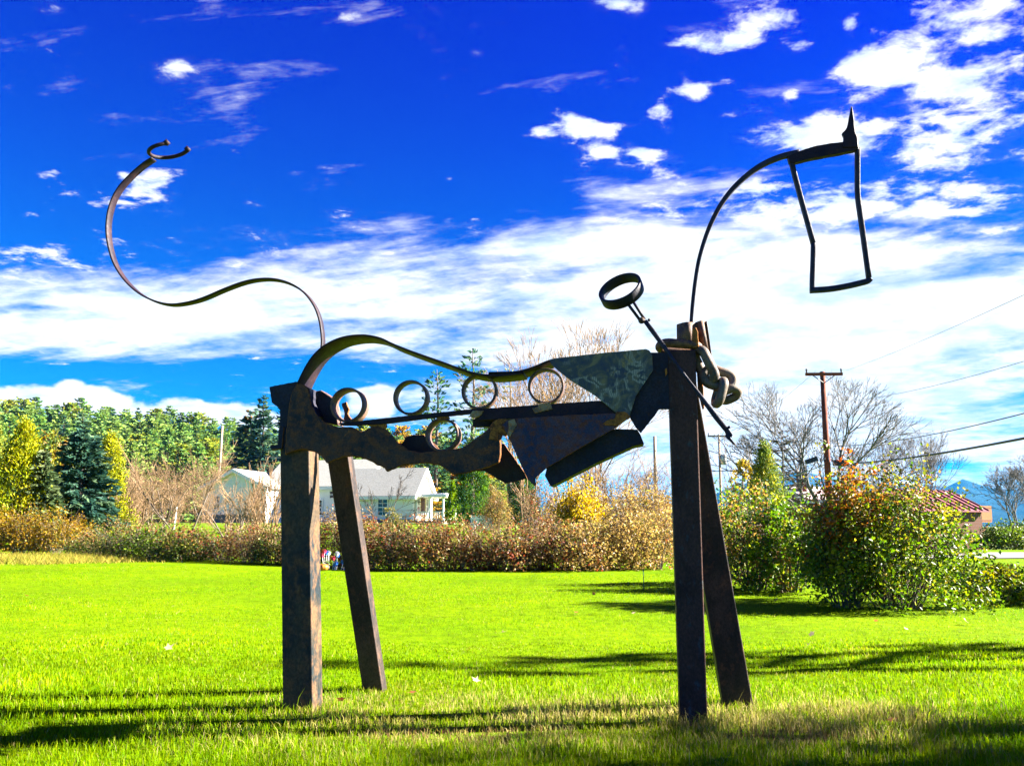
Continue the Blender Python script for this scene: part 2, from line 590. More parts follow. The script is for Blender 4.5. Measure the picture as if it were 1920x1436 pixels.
def tubes_np(p0, p1, r0, r1, n=3):
    p0 = np.asarray(p0, float); p1 = np.asarray(p1, float); r0 = np.asarray(r0, float); r1 = np.asarray(r1, float)
    d = p1 - p0
    d /= np.linalg.norm(d, axis=1, keepdims=True) + 1e-9
    up = np.where(np.abs(d[:, 2:3]) < 0.9, np.array([[0, 0, 1.0]]), np.array([[1.0, 0, 0]]))
    x = np.cross(d, up); x /= np.linalg.norm(x, axis=1, keepdims=True)
    y = np.cross(d, x)
    V = []
    for k in range(n):
        a = 2 * math.pi * k / n
        V.append(p0 + (x * math.cos(a) + y * math.sin(a)) * r0[:, None])
    for k in range(n):
        a = 2 * math.pi * k / n
        V.append(p1 + (x * math.cos(a) + y * math.sin(a)) * r1[:, None])
    N = len(p0)
    V = np.stack(V, 1).reshape(-1, 3)
    base = np.arange(N)[:, None] * (2 * n)
    F = []
    for k in range(n):
        l = (k + 1) % n
        F.append(np.concatenate([base + k, base + l, base + n + l, base + n + k], 1))
    return V, np.concatenate(F, 0)


def unit(v):
    return v / (np.linalg.norm(v, axis=-1, keepdims=True) + 1e-9)


def leaf_quads(c, size, g, axis=None, axis_w=0.0, aspect=0.55, fold=0.25, squash=1.0):
    """rhombic folded leaves at centres c; axis biases the long direction."""
    N = len(c)
    d = unit(g.normal(size=(N, 3)) * np.array([1, 1, squash]))
    if axis is not None:
        d = unit(d * (1 - axis_w) + axis * axis_w)
    r = unit(g.normal(size=(N, 3)))
    w = unit(np.cross(d, r)); nn = np.cross(d, w)
    s = (size * g.uniform(0.65, 1.35, N))[:, None]
    a = c - d * s * 0.5
    b = c + w * s * aspect * 0.5 + nn * s * fold * 0.4
    e = c + d * s * 0.5
    f = c - w * s * aspect * 0.5 + nn * s * fold * 0.4
    V = np.stack([a, b, e, f], 1).reshape(-1, 3)
    i = np.arange(N)[:, None] * 4
    F = np.concatenate([np.concatenate([i, i + 1, i + 2], 1), np.concatenate([i, i + 2, i + 3], 1)], 0)
    return V, F


def pick(pal, n, g):
    cols = np.array([p[0] for p in pal]); w = np.array([p[1] for p in pal], float); w /= w.sum()
    return cols[g.choice(len(pal), n, p=w)]


# ------------------------------------------------------------------ ground, hill, road, mountains
def sstep(a, b, x):
    t = np.clip((x - a) / (b - a), 0, 1)
    return t * t * (3 - 2 * t)


def gz(x, y):
    x = np.asarray(x, float); y = np.asarray(y, float)
    z = 1.15 * sstep(24, 66, y) * sstep(14, -2, x)
    z = z + 17.0 * sstep(82, 200, y) * sstep(10, -45, x)
    z = z - 1.2 * sstep(34, 60, y) * sstep(6, 18, x)
    z = z + 0.12 * sstep(13, 18, y) * sstep(-3, -9, x)
    z = z + 0.02 * np.sin(x * 0.9 + 1) * np.sin(y * 0.7)
    return z


def build_ground():
    xs = np.concatenate([-np.geomspace(5200, 30, 26), np.linspace(-26, 26, 80), np.geomspace(30, 5200, 26)])
    ys = np.concatenate([-np.geomspace(200, 6, 8), np.linspace(-4, 60, 100), np.geomspace(64, 6400, 56)])
    X, Y = np.meshgrid(xs, ys)
    Z = gz(X, Y)
    V = np.stack([X, Y, Z], -1).reshape(-1, 3)
    nx, ny = len(xs), len(ys)
    i = np.arange(ny - 1)[:, None] * nx + np.arange(nx - 1)[None]
    F = np.stack([i, i + 1, i + nx + 1, i + nx], -1).reshape(-1, 4)
    tag(obj_np('ground', V, F, M['ground'], smooth_=True), 'bright green mown lawn running back to the shrubs', None, None, 'structure')
    # road to the right, beyond the big bush
    xs = np.linspace(13.0, 160, 60)
    V = []; F = []
    for k, x in enumerate(xs):
        yc = 28.5 + 0.03 * (x - 14)
        for q in (-2.6, 2.6):
            V.append((x, yc + q, float(gz(x, yc + q)) + 0.03))
        if k:
            F.append((2 * k - 2, 2 * k, 2 * k + 1, 2 * k - 1))
    tag(obj_np('road', V, F, M['asphalt']), 'pale road passing behind the big bush', None, None, 'structure')
    # mountains
    g = np.random.default_rng(3)
    prof_u = np.array([1000, 1200, 1330, 1360, 1400, 1450, 1505, 1530, 1560, 1600, 1650, 1700, 1740, 1770, 1805, 1835, 1860, 1890, 1920, 2000, 2200, 2600])
    prof_v = np.array([965, 950, 932, 915, 905, 897, 882, 889, 897, 903, 905, 905, 908, 914, 897, 907, 914, 917, 915, 905, 915, 940])
    us = np.linspace(1000, 2600, 160)
    Yr = 3600.0
    V = []; 
    rows = 24
    vs_ = np.interp(us, prof_u, prof_v)
    for r in range(rows):
        f = r / (rows - 1)
        for u, v in zip(us, vs_):
            top = P(u, v, Yr)
            Yq = Yr - 1500 * (1 - f)
            ridge = (f ** 1.25)
            zz = top.z * ridge + (14 * math.sin(u * 0.06 + f * 9) + 12 * math.sin(u * 0.021 + f * 4)) * ridge * (1 - f) - 2
            V.append((top.x * Yq / Yr * (1 + 0.0), Yq, zz))
    for q, dz in ((900, -0.55), (2400, -1.2)):     # back slope
        for u, v in zip(us, vs_):
            top = P(u, v, Yr)
            V.append((top.x * 1.1, Yr + q, max(-5, top.z * (1 + dz))))
    n = len(us)
    i = np.arange(rows + 1)[:, None] * n + np.arange(n - 1)[None]
    F = np.stack([i, i + 1, i + n + 1, i + n], -1).reshape(-1, 4)
    tag(obj_np('mountains', V, F, M['mountain'], smooth_=True), 'blue mountain ridge with one peak far off', None, None, 'structure')


build_ground()

# ------------------------------------------------------------------ the air: a thin even haze
hz = bpy.data.meshes.new('haze')
X0, X1, Y0_, Y1_, Z0, Z1_ = -5400, 5400, -260, 6600, -8, 280
hz.from_pydata([(x, y, z) for x in (X0, X1) for y in (Y0_, Y1_) for z in (Z0, Z1_)], [], [(0, 1, 3, 2), (4, 6, 7, 5), (0, 4, 5, 1), (2, 3, 7, 6), (0, 2, 6, 4), (1, 5, 7, 3)])
hm = new_mat('haze_air')
pv = hm.node_tree.nodes.new('ShaderNodeVolumePrincipled')
pv.inputs['Color'].default_value = (0.04, 0.40, 1.0, 1)
pv.inputs['Density'].default_value = 0.00006
ho = hm.node_tree.nodes.new('ShaderNodeOutputMaterial')
hm.node_tree.links.new(pv.outputs[0], ho.inputs['Volume'])
hz.materials.append(hm)
tag(link(bpy.data.objects.new('haze', hz)), None, None, None, 'stuff')

# ------------------------------------------------------------------ the steel horse
footA, footB = GP(557, 1335), GP(1300, 1361)
tdir = (footB - footA); tdir.z = 0
HL = tdir.length; tdir.normalize()
HPHI = math.atan2(tdir.y, tdir.x)
horse_o = (footA + footB) / 2; horse_o.z = 0
horse = empty('horse_sculpture', horse_o, HPHI)
tag(horse, 'rusty welded steel horse sculpture standing on the lawn', 'sculpture')
HMI = (Matrix.Translation(horse_o) @ Matrix.Rotation(HPHI, 4, 'Z')).inverted()
CAML = HMI @ Vector((0, 0, EYE))
HR = HMI.to_3x3()


def L(u, v, k=0.0):              # local point of the sculpture, k metres behind its near face
    d = HR @ ray(u, v)
    return CAML + d * ((k - CAML.y) / d.y)


def Z1(p): return (480 + p[0] / 3.692, 580 + p[1] / 3.692)
def Z2(p): return (900 + p[0] / 3.692, 580 + p[1] / 3.692)
def Z6(p): return (1100 + p[0] / 3.1224, 180 + p[1] / 3.1217)
def Z7(p): return (1220 + p[0] / 5.522, 590 + p[1] / 5.522)
def Z8(p): return (900 + p[0] / 5.128, 560 + p[1] / 5.128)


def catmull(pts, n=8, closed=False):
    pts = [Vector(p) for p in pts]
    out = []
    m = len(pts)
    for i in range(m if closed else m - 1):
        p1, p2 = pts[i], pts[(i + 1) % m]
        p0 = pts[i - 1] if (closed or i > 0) else p1 * 2 - p2
        p3 = pts[(i + 2) % m] if (closed or i + 2 < m) else p2 * 2 - p1
        for k in range(n):
            t = k / n
            out.append(0.5 * ((2 * p1) + (p2 - p0) * t + (2 * p0 - 5 * p1 + 4 * p2 - p3) * t * t + (3 * p1 - p0 - 3 * p2 + p3) * t ** 3))
    if not closed:
        out.append(pts[-1])
    return out


def rough_outline(px, step=5.0, amp=0.9, seed=0):
    r = random.Random(seed)
    out = []
    n = len(px)
    for i in range(n):
        a, b = px[i], px[(i + 1) % n]
        d = math.hypot(b[0] - a[0], b[1] - a[1])
        m = max(1, int(d / step))
        for k in range(m):
            t = k / m
            j = amp if k else amp * 0.3
            out.append((a[0] + (b[0] - a[0]) * t + r.uniform(-j, j), a[1] + (b[1] - a[1]) * t + r.uniform(-j, j)))
    return out


def plate(name, px, k, th, mat, edge='edge', amp=0.0, seed=0, label=None, parent=None, bev=0.002):
    if amp:
        px = rough_outline(px, 5, amp, seed)
    b = B()
    b.prism([L(u, v, k) for u, v in px], (0, th, 0), 0, 1)
    o = b.build(name, [M[mat], M[edge]], parent or horse)
    if bev:
        m_ = bevel(o, bev, 1).modifiers[-1]
        if amp >= 0.3: m_.material = 1
    if label: o['label'] = label
    return o


def sweep_bar(name, pts, t, w, mat, parent=None, kc=None, closed=False):
    """flat bar: path of local points (constant y), t thickness in the plane (number or per point), w width along y (number or per point)"""
    b = B()
    n = len(pts)
    V = []
    for i, p in enumerate(pts):
        a = pts[(i - 1) % n if closed else max(i - 1, 0)]; c = pts[(i + 1) % n if closed else min(i + 1, n - 1)]
        d = (c - a); d.y = 0; d.normalize()
        nr = Vector((-d.z, 0, d.x))
        tt = t[i] if isinstance(t, list) else t
        ww = w[i] if isinstance(w, list) else w
        for s_, q in ((1, 0), (1, 1), (-1, 1), (-1, 0)):
            V.append(p + nr * (s_ * tt / 2) + Vector((0, q * ww, 0)))
    F = []
    for i in range(n if closed else n - 1):
        j = (i + 1) % n
        for q in range(4):
            r = (q + 1) % 4
            F.append((i * 4 + q, i * 4 + r, j * 4 + r, j * 4 + q))
    if not closed:
        F += [(3, 2, 1, 0), tuple((n - 1) * 4 + q for q in range(4))]
    b.add(V, F)
    o = b.build(name, M[mat], parent or horse, smooth_=True)
    bevel(o, 0.002, 1)
    return o


def beam_leg(top, bot, ktop, kbot, depth, mat, label):
    """top/bot: pixel pairs (left, right) of the front face"""
    b = B()
    tl, tr = L(*top[0], ktop), L(*top[1], ktop)
    bl, br = L(*bot[0], kbot), L(*bot[1], kbot)
    e = Vector((0, depth, 0))
    b.add([tl, tr, br, bl, tl + e, tr + e, br + e, bl + e],
          [(0, 1, 2, 3), (7, 6, 5, 4), (0, 4, 5, 1), (1, 5, 6, 2), (2, 6, 7, 3), (3, 7, 4, 0)])
    o = b.build('leg', M[mat], horse)
    bevel(o, 0.006, 2)
    o['label'] = label
    return o


beam_leg([(524, 752), (578, 752)], [(530, 1342), (586.3, 1342)], 0.015, 0.0, 0.155, 'leg_blue', 'broad blue-black steel leg')
beam_leg([(611, 845), (651, 845)], [(681.5, 1306), (719, 1306)], 0.40, 0.62, 0.10, 'leg_black', 'leaning black steel leg')
beam_leg([(1252, 657), (1304, 655)], [(1275.5, 1370), (1327.5, 1370)], 0.0, 0.0, 0.11, 'leg_brown', 'brown steel leg with grey streak')
beam_leg([(1254, 700), (1303, 700)], [(1360, 1346), (1417, 1346)], 0.20, 0.42, 0.15, 'leg_black', 'leaning black steel leg')

near = [(283, 503), (330, 520), (365, 545), (372, 600), (385, 670), (420, 730), (480, 785), (560, 812), (660, 812), (700, 830), (725, 850), (760, 830), (800, 812), (860, 815),
        (910, 835), (945, 870), (970, 912), (1000, 935), (1060, 975), (1150, 990), (1250, 978), (1330, 966), (1400, 970), (1450, 945), (1500, 905),
        (1560, 865), (1610, 820), (1640, 775), (1680, 752), (1720, 757), (1738, 790), (1708, 860), (1695, 910), (1697, 1000), (1688, 1060), (1600, 1098),
        (1480, 1128), (1372, 1150), (1330, 1120), (1280, 1085), (1190, 1065), (1090, 1073), (1010, 1083), (960, 1105), (905, 1126), (888, 1098), (850, 1085),
        (800, 1055), (720, 1025), (660, 1018), (600, 1025), (530, 1050), (492, 1070), (470, 1040), (440, 1010), (400, 985), (330, 970), (260, 983), (200, 1012),
        (196, 985), (206, 830), (230, 640), (250, 560)]
plate('flank_plate', [Z1(p) for p in near], -0.016, 0.014, 'plate', amp=0.8, seed=1, bev=0.007, label='near torch-cut flank plate with rusty edge')
far_pl = [(640, 830), (760, 850), (900, 940), (1010, 925), (1040, 880), (1090, 866), (1160, 866), (1200, 900), (1270, 970), (1420, 960), (1560, 900), (1690, 930), (1720, 930), (1860, 1130), (1880, 1172), (1800, 1190), (1725, 1206),
          (1650, 1160), (1580, 1120), (1440, 1110), (1330, 1085), (1180, 1060), (1000, 1055), (850, 1030), (760, 1010), (650, 1000)]
plate('flank_plate', [Z1(p) for p in far_pl], 0.17, 0.014, 'dark', amp=0.8, seed=2, label='far dark flank plate')
# rump bracket: a channel at the top of the hind leg
rump = [(92, 536), (280, 499), (300, 515), (372, 545), (378, 640), (425, 735), (300, 850), (205, 990), (190, 990), (185, 880), (165, 800), (165, 690), (108, 645)]
plate('rump_bracket', [Z1(p) for p in rump], 0.002, 0.185, 'dark', edge='dark', amp=0.5, seed=3)
inner = [(420, 565), (450, 560), (525, 612), (566, 800), (480, 785), (425, 735)]
plate('rump_web', [Z1(p) for p in inner], 0.10, 0.10, 'dark', edge='ring', amp=0.3, seed=4)
plate('rump_tab', [Z1(p) for p in [(95, 943), (150, 932), (152, 865), (165, 803), (192, 812), (178, 962), (105, 972)]], -0.01, 0.05, 'dark', amp=0.4, seed=5)
plate('torch_scrap', [Z1(p) for p in [(590, 650), (625, 640), (645, 690), (635, 720), (660, 760), (640, 790), (600, 775), (612, 720)]], 0.16, 0.02, 'dark', amp=0.8, seed=6)

# spine: one long leaf-spring strip from rump to shoulder
spine_px = [Z1(p) for p in [(286, 508), (318, 440), (355, 372), (400, 308), (455, 256), (520, 216), (585, 190), (650, 176), (710, 171), (770, 173), (860, 192), (960, 238), (1100, 292),
                            (1300, 362), (1450, 417), (1560, 443), (1640, 449), (1720, 446), (1850, 427)]] + [Z2(p) for p in [(60, 431), (160, 434), (240, 426), (320, 409), (400, 380), (450, 358), (490, 345)]]
spn = catmull([L(u, v + 2.2, -0.02) for u, v in spine_px], 5)
w_sp = [0.20 if i < 70 else max(0.10, 0.20 - 0.004 * (i - 70)) for i in range(len(spn))]
sweep_bar('spine_strip', spn, 0.011, 0.20, 'strip')

# tail
tail_px = [(601, 660), (602.5, 640), (601, 618), (597, 596), (588, 573), (572, 551), (551, 535), (525, 525), (495, 522), (460, 527), (420, 541), (380, 558), (348, 567), (317, 570),
           (286, 563), (256, 547), (231, 523), (213, 495), (203, 465), (198.5, 435), (200, 405), (208, 375), (222, 350), (245, 325), (266, 307), (284, 295)]
tl_pts = catmull([L(u, v, 0.03) for u, v in tail_px], 5)
tail = sweep_bar('tail', tl_pts, 0.011, 0.055, 'strip')
c0 = L(287, 293, 0.06)
b = B()
ux = Vector((0.93, 0.10, 0.36)).normalized(); uy = Vector((0.25, 0.95, 0.12)).normalized()
pts = []
for i in range(21):              # a bent horseshoe lying open to the right
    t_ = R(-128 + 256 * i / 20)
    pts.append(c0 + ux * (0.098 * (1 - math.cos(t_)) * (1.0 + 0.10 * i / 20)) + uy * (0.098 * math.sin(t_)))
b.tube(pts, 0.0125, 8)
for e_ in (0, -1):
    b.tube([pts[e_] - ux * 0.01, pts[e_] + ux * 0.012 + Vector((0, 0, 0.012))], 0.018, 8)
b.build('tail_fork', M['strip'], tail, smooth_=True)

# ribs: short pipe rings
def ring(cx, cy, r_px, k, depth, mat='ring', label=None, th=0.013):
    depth *= 1.2
    c = L(cx, cy, k); rr = (L(cx + r_px, cy, k) - c).length
    n = 40
    b = B(); V = []; F = []
    for i in range(n):
        a = 2 * math.pi * i / n
        for rad, y in ((rr, 0), (rr, depth), (rr - th, depth), (rr - th, 0)):
            V.append(c + Vector((rad * math.cos(a), y, rad * math.sin(a))))
    for i in range(n):
        j = (i + 1) % n
        for q in range(4):
            F.append((i * 4 + q, i * 4 + (q + 1) % 4, j * 4 + (q + 1) % 4, j * 4 + q))
    b.add(V, F)
    o = b.build('rib_ring', M[mat], horse, smooth_=True)
    bevel(o, 0.0015, 1)
    if label: o['label'] = label
    return o


ring(*Z1((629, 660)), 31.8, 0.01, 0.085, label='rib ring nearest the tail')
ring(*Z1((1066, 608)), 32.2, 0.01, 0.060)
ring(*Z1((1543, 566)), 33.3, 0.015, 0.055)
ring(*Z2((455, 529)), 34.0, 0.02, 0.050)
ring(*Z1((1285, 866)), 31.2, 0.00, 0.085, label='rib ring under the bar')
plate('weld_bead', [Z1(p) for p in [(770, 800), (800, 790), (890, 788), (895, 805), (880, 825), (800, 818)]], -0.004, 0.05, 'rust', 'rust', amp=0.8, seed=8)
plate('weld_bead', [Z2(p) for p in [(360, 685), (400, 672), (415, 650), (485, 640), (500, 690), (450, 700), (400, 715), (380, 720)]], -0.022, 0.03, 'weld', 'weld', amp=0.8, seed=9)
plate('weld_bead', [Z1(p) for p in [(1475, 740), (1500, 700), (1575, 700), (1560, 725), (1540, 745), (1500, 750)]], -0.022, 0.03, 'weld', 'weld', amp=0.8, seed=10)
plate('weld_bead', [Z1(p) for p in [(1255, 745), (1270, 735), (1330, 738), (1335, 752), (1290, 760), (1255, 758)]], -0.004, 0.04, 'rust', 'rust', amp=0.5, seed=11)

# backbone bar
bar = [Z1(p) for p in [(560, 788), (1000, 740), (1500, 688)]] + [Z2(p) for p in [(0, 688), (400, 659), (850, 630), (960, 650), (1000, 705), (960, 722), (700, 730), (240, 756), (0, 766)]] + [Z1(p) for p in [(1480, 722), (1200, 752), (890, 792), (700, 802), (590, 802)]]
plate('spine_bar', bar, -0.012, 0.03, 'strip', 'strip', amp=0.3, seed=12)
plate('spine_bar', [Z1(p) for p in [(1497, 762), (1560, 735), (1920, 700)]] + [Z2(p) for p in [(300, 690), (300, 760), (0, 808)]] + [Z1(p) for p in [(1700, 812), (1502, 812)]], 0.06, 0.05, 'dark', 'dark', amp=0.4, seed=13, label='deeper rear length of the bar')

# belly plates
plate('belly_plate', [Z2(p) for p in [(152, 800), (190, 762), (245, 754), (600, 733), (920, 718), (1042, 744), (935, 822), (700, 956), (462, 1096), (383, 1168), (386, 1226), (358, 1205), (330, 1176), (262, 1030), (200, 890)]],
      -0.045, 0.012, 'violet', amp=0.35, seed=14, label='violet-blue belly plate')
plate('rust_patch', [Z2(p) for p in [(80, 790), (130, 755), (180, 752), (200, 790), (205, 850), (180, 880), (150, 870), (130, 850), (120, 900), (60, 900)]], -0.022, 0.02, 'rust', 'rust', amp=0.8, seed=15)
plate('weld_bead', [Z2(p) for p in [(195, 770), (240, 758), (258, 800), (225, 850), (205, 885), (185, 870), (200, 820)]], -0.052, 0.02, 'weld', 'weld', amp=0.7, seed=16)
plate('weld_bead', [Z2(p) for p in [(850, 790), (880, 765), (930, 760), (945, 705), (1000, 705), (1045, 745), (960, 800), (870, 800)]], -0.052, 0.012, 'rust', 'rust', amp=0.9, seed=17)
plate('belly_plate', [Z2(p) for p in [(700, 900), (935, 826), (1088, 831), (1112, 868), (1136, 930), (1060, 946), (800, 1066), (500, 1221), (488, 1224), (448, 1150), (470, 1060)]], 0.02, 0.16, 'dark', 'dark', amp=0.2, seed=18, label='dark folded belly box')
# shoulder and chest
plate('shoulder_plate', [Z2(p) for p in [(476, 348), (520, 338), (800, 306), (1148, 274), (1172, 284), (1192, 312), (1200, 420), (1080, 600), (1036, 742), (940, 716), (800, 598), (640, 500), (560, 440), (500, 388)]],
      -0.028, 0.012, 'patina', 'dark', amp=0.25, seed=19, label='ground steel shoulder plate with swirl marks')
plate('chest_plate', [Z2(p) for p in [(1180, 298), (1345, 297), (1345, 692), (1238, 690), (1210, 735), (1165, 790), (1114, 856), (1080, 818), (1036, 745), (1078, 600), (1196, 420)]],
      0.006, 0.02, 'dark', 'dark', amp=0.3, seed=20)
plate('chest_plate', [Z2(p) for p in [(1100, 300), (1190, 300), (1200, 700), (1110, 850), (1040, 740), (1000, 600)]], 0.10, 0.02, 'dark', 'dark', seed=21, label='far chest plate')
plate('rust_patch', [Z2(p) for p in [(1278, 412), (1294, 405), (1298, 440), (1284, 462)]], -0.012, 0.006, 'rust', 'rust', amp=0.5, seed=22)
# thin lit strap down the far side of the front legs
plate('strap', [Z7(p) for p in [(478, 440), (490, 440), (504, 650), (545, 740), (556, 970), (540, 976), (505, 840), (490, 770)]], 0.10, 0.03, 'mane', 'rust', amp=0.3, seed=23)

# mane: a curved pipe half and a bent plate
def arc_plate(name, px_l, px_r, px_lb, px_rb, k, bulge, th, mat):
    b = B(); n = 12; V = []; F = []
    tl, tr, bl, br = L(*px_l, k), L(*px_r, k), L(*px_lb, k), L(*px_rb, k)
    for i in range(n + 1):
        f = i / n
        dy = -bulge * math.sin(math.pi * f)
        for off in (0, th):
            V.append(tl.lerp(tr, f) + Vector((0, dy + off, 0))); V.append(bl.lerp(br, f) + Vector((0, dy + off, 0)))
    for i in range(n):
        o = i * 4; q = o + 4
        F += [(o, q, q + 1, o + 1), (o + 2, o + 3, q + 3, q + 2), (o, o + 2, q + 2, q), (o + 1, q + 1, q + 3, o + 3)]
    F += [(0, 1, 3, 2), (n * 4, n * 4 + 2, n * 4 + 3, n * 4 + 1)]
    b.add(V, F)
    o = b.build(name, M[mat], horse, smooth_=True)
    bevel(o, 0.002, 1)
    return o


arc_plate('mane_pipe', Z7((270, 100)), Z7((480, 92)), Z7((272, 300)), Z7((490, 335)), 0.06, 0.05, 0.016, 'mane')
arc_plate('mane_plate', Z7((440, 92)), Z7((578, 62)), Z7((500, 345)), Z7((634, 436)), 0.07, 0.035, 0.016, 'mane')
plate('mane_rib', [Z7(p) for p in [(432, 150), (470, 130), (492, 180), (498, 330), (440, 345), (425, 300)]], 0.005, 0.012, 'rust', 'rust', amp=0.6, seed=24)
plate('mane_edge', [Z7(p) for p in [(570, 62), (586, 70), (636, 420), (630, 438), (618, 430)]], 0.05, 0.06, 'dark', 'rust', seed=25)

# neck bar, head and ear
neck_px = [(1296.5, 618), (1296.5, 603), (1299, 570), (1303.5, 530), (1310, 490), (1319.5, 455), (1332.5, 420), (1350.5, 385), (1372.5, 355), (1400, 328.5), (1430, 307.5), (1465, 292.5), (1500, 284)]
npt = catmull([L(u, v, 0.08) for u, v in neck_px], 5)
nn_ = len(npt)
sweep_bar('neck', npt, [0.019 + 0.012 * (i / nn_) for i in range(nn_)], 0.030, 'bluebar')
plate('head_bar', [Z6(p) for p in [(1180, 352), (1220, 332), (1280, 310), (1350, 290), (1420, 278), (1500, 269), (1590, 262), (1594, 312), (1500, 332), (1400, 350), (1300, 370), (1215, 392), (1188, 385)]], 0.075, 0.04, 'strip', 'strip', amp=0.25, seed=26)
plate('ear', [Z6(p) for p in [(1552, 58), (1560, 90), (1566, 150), (1572, 210), (1584, 238), (1592, 300), (1502, 300), (1506, 240), (1496, 217), (1512, 202), (1527, 180), (1536, 140), (1545, 90)]], 0.068, 0.022, 'strip', 'strip', amp=0.3, seed=27)
hd = B()
frame = empty_parts = None
for nm, pth, t_ in (('head_side', [(1200, 372), (1225, 470), (1262, 610), (1300, 745), (1331, 860)], 0.023),
                    ('head_side', [(1331, 855), (1329, 950), (1325, 1060), (1324, 1140)], 0.023),
                    ('head_side', [(1590, 300), (1590, 440), (1592, 580), (1614, 740), (1636, 900), (1658, 1062)], 0.023),
                    ('nose_bar', [(1312, 1133), (1420, 1126), (1520, 1110), (1600, 1092), (1652, 1078), (1668, 1066)], 0.028)):
    sweep_bar(nm, catmull([L(*Z6(p), 0.08) for p in pth], 3), t_, 0.035, 'bluebar')

# pin with ring handle, laid across the shoulder
lance_px = [Z7(p) for p in [(-60, 60), (20, 165), (150, 345), (300, 560), (440, 740), (560, 900), (680, 1060), (790, 1195)]]
lance = sweep_bar('tether_pin', [L(u, v, -0.10) for u, v in lance_px], [0.022, 0.026, 0.022, 0.016, 0.016, 0.024, 0.028, 0.026], 0.016, 'bluebar')
plate('pin_tip', [Z7(p) for p in [(760, 1190), (800, 1165), (852, 1240), (838, 1268), (818, 1255), (850, 1300), (890, 1352), (855, 1335), (790, 1280), (772, 1258), (778, 1232)]], -0.10, 0.014, 'bluebar', 'bluebar', parent=lance)
b = B()
for q in (-6.5, 5.0):
    b.tube([L(1180 + q * 0.8, 563 - q * 0.55, -0.09), L(1206 + q * 0.55, 601 - q * 0.4, -0.09)], 0.0085, 8)
b.build('pin_fork', M['bluebar'], lance, smooth_=True)
b = B()
b.tube([L(1203, 601, -0.105), L(1203, 601, -0.06)], 0.019, 10)
b.tube([L(1217, 600, -0.10), L(1217, 600, -0.07)], 0.009, 8)
b.build('pin_rivet', M['mane'], lance, smooth_=True)
b = B(); b.tube([L(1366.5, 801, -0.10), L(1368, 800.5, -0.08)], 0.008, 8); b.build('pin_stud', M['bluebar'], lance)
# ring handle
rd = (L(1240, 660, -0.1) - L(1183, 568, -0.1)).normalized()
yv = Vector((0, 1, 0))
ax = (yv * math.cos(R(44)) + rd * math.sin(R(44))).normalized()
lv = ax.cross(yv).normalized(); sv = ax.cross(lv).normalized()
cc = L(1165, 546, -0.085)
Rr, wd, th = 0.125, 0.062, 0.014
b = B(); V = []; F = []; n = 48
for i in range(n):
    a = 2 * math.pi * i / n
    dv = lv * math.cos(a) + sv * math.sin(a)
    for rad, q in ((Rr, 0), (Rr, wd), (Rr - th, wd), (Rr - th, 0)):
        V.append(cc + dv * rad + ax * (q - wd / 2))
for i in range(n):
    j = (i + 1) % n
    for q in range(4):
        F.append((i * 4 + q, i * 4 + (q + 1) % 4, j * 4 + (q + 1) % 4, j * 4 + q))
b.add(V, F)
o = b.build('ring_handle', M['dark'], lance, smooth_=True); bevel(o, 0.002, 1)


# chain links across the withers
def chain_link(center, long_, normal, a, Rl, r, mat='chain'):
    long_ = Vector(long_).normalized(); normal = Vector(normal)
    normal = (normal - long_ * normal.dot(long_)).normalized()
    side = normal.cross(long_)
    pts = []
    for i in range(13):
        t = R(-90 + 180 * i / 12); pts.append(center + long_ * (a + Rl * math.cos(t)) + side * (Rl * math.sin(t)))
    for i in range(13):
        t = R(90 + 180 * i / 12); pts.append(center + long_ * (-a + Rl * math.cos(t)) + side * (Rl * math.sin(t)))
    b = B(); b.tube(pts, r, 12, closed=True)
    return b.build('chain_link', M[mat], horse, smooth_=True)


def dirz(p, q):
    return L(*Z7(q), 0.0) - L(*Z7(p), 0.0)


chain_link(L(*Z7((300, 345)), 0.07), (1, 0.1, -0.10), (0.1, 0.25, 1), 0.060, 0.052, 0.026, 'mane')
chain_link(L(*Z7((560, 530)), 0.05), dirz((480, 360), (640, 690)), (0.75, 0.6, 0.3), 0.056, 0.040, 0.028)
chain_link(L(*Z7((705, 665)), 0.065), dirz((560, 640), (820, 730)), (0.22, -0.9, 0.25), 0.036, 0.049, 0.028)
chain_link(L(*Z7((715, 805)), 0.04), dirz((748, 690), (690, 900)), (1, 0.25, 0.1), 0.030, 0.036, 0.0255)
chain_link(L(*Z7((815, 825)), 0.07), dirz((740, 850), (880, 790)), (0.1, 0.62, 0.75), 0.014, 0.034, 0.0255)
# ------------------------------------------------------------------ vegetation builders
def grow(out, p, d, Ln, r, lev, mx, g, spread, up, kids, ratio, bare=0.3, nseg=4):
    step = Ln / nseg
    for i in range(nseg):
        d = unit(d + g.normal(size=3) * 0.10 + np.array([0, 0, up]))
        q = p + d * step
        r1 = r * (1 - 0.42 * (i + 1) / nseg) if True else r
        out.append((p, q, r * (1 - 0.42 * i / nseg), r1, lev))
        p = q
        f = (i + 1) / nseg
        if lev < mx and f > (bare if lev == 0 else 0.15):
            m = kids if lev else kids + 1
            n = int(m / nseg) + (1 if g.random() < (m / nseg) % 1 else 0)
            for _ in range(n):
                ax = g.normal(size=3); ax = unit(ax - d * np.dot(ax, d))
                ang = spread * g.uniform(0.65, 1.25)
                nd = unit(d * math.cos(ang) + ax * math.sin(ang))
                grow(out, p, nd, Ln * ratio * g.uniform(0.7, 1.15) * (1.05 - 0.35 * f), r1 * 0.62, lev + 1, mx, g, spread, up, kids, ratio, bare, 3 if lev else 4)
    if lev < mx:
        nd = unit(d + g.normal(size=3) * 0.15)
        grow(out, p, nd, Ln * ratio, r * 0.56, lev + 1, mx, g, spread, up, kids, ratio, bare, 3)


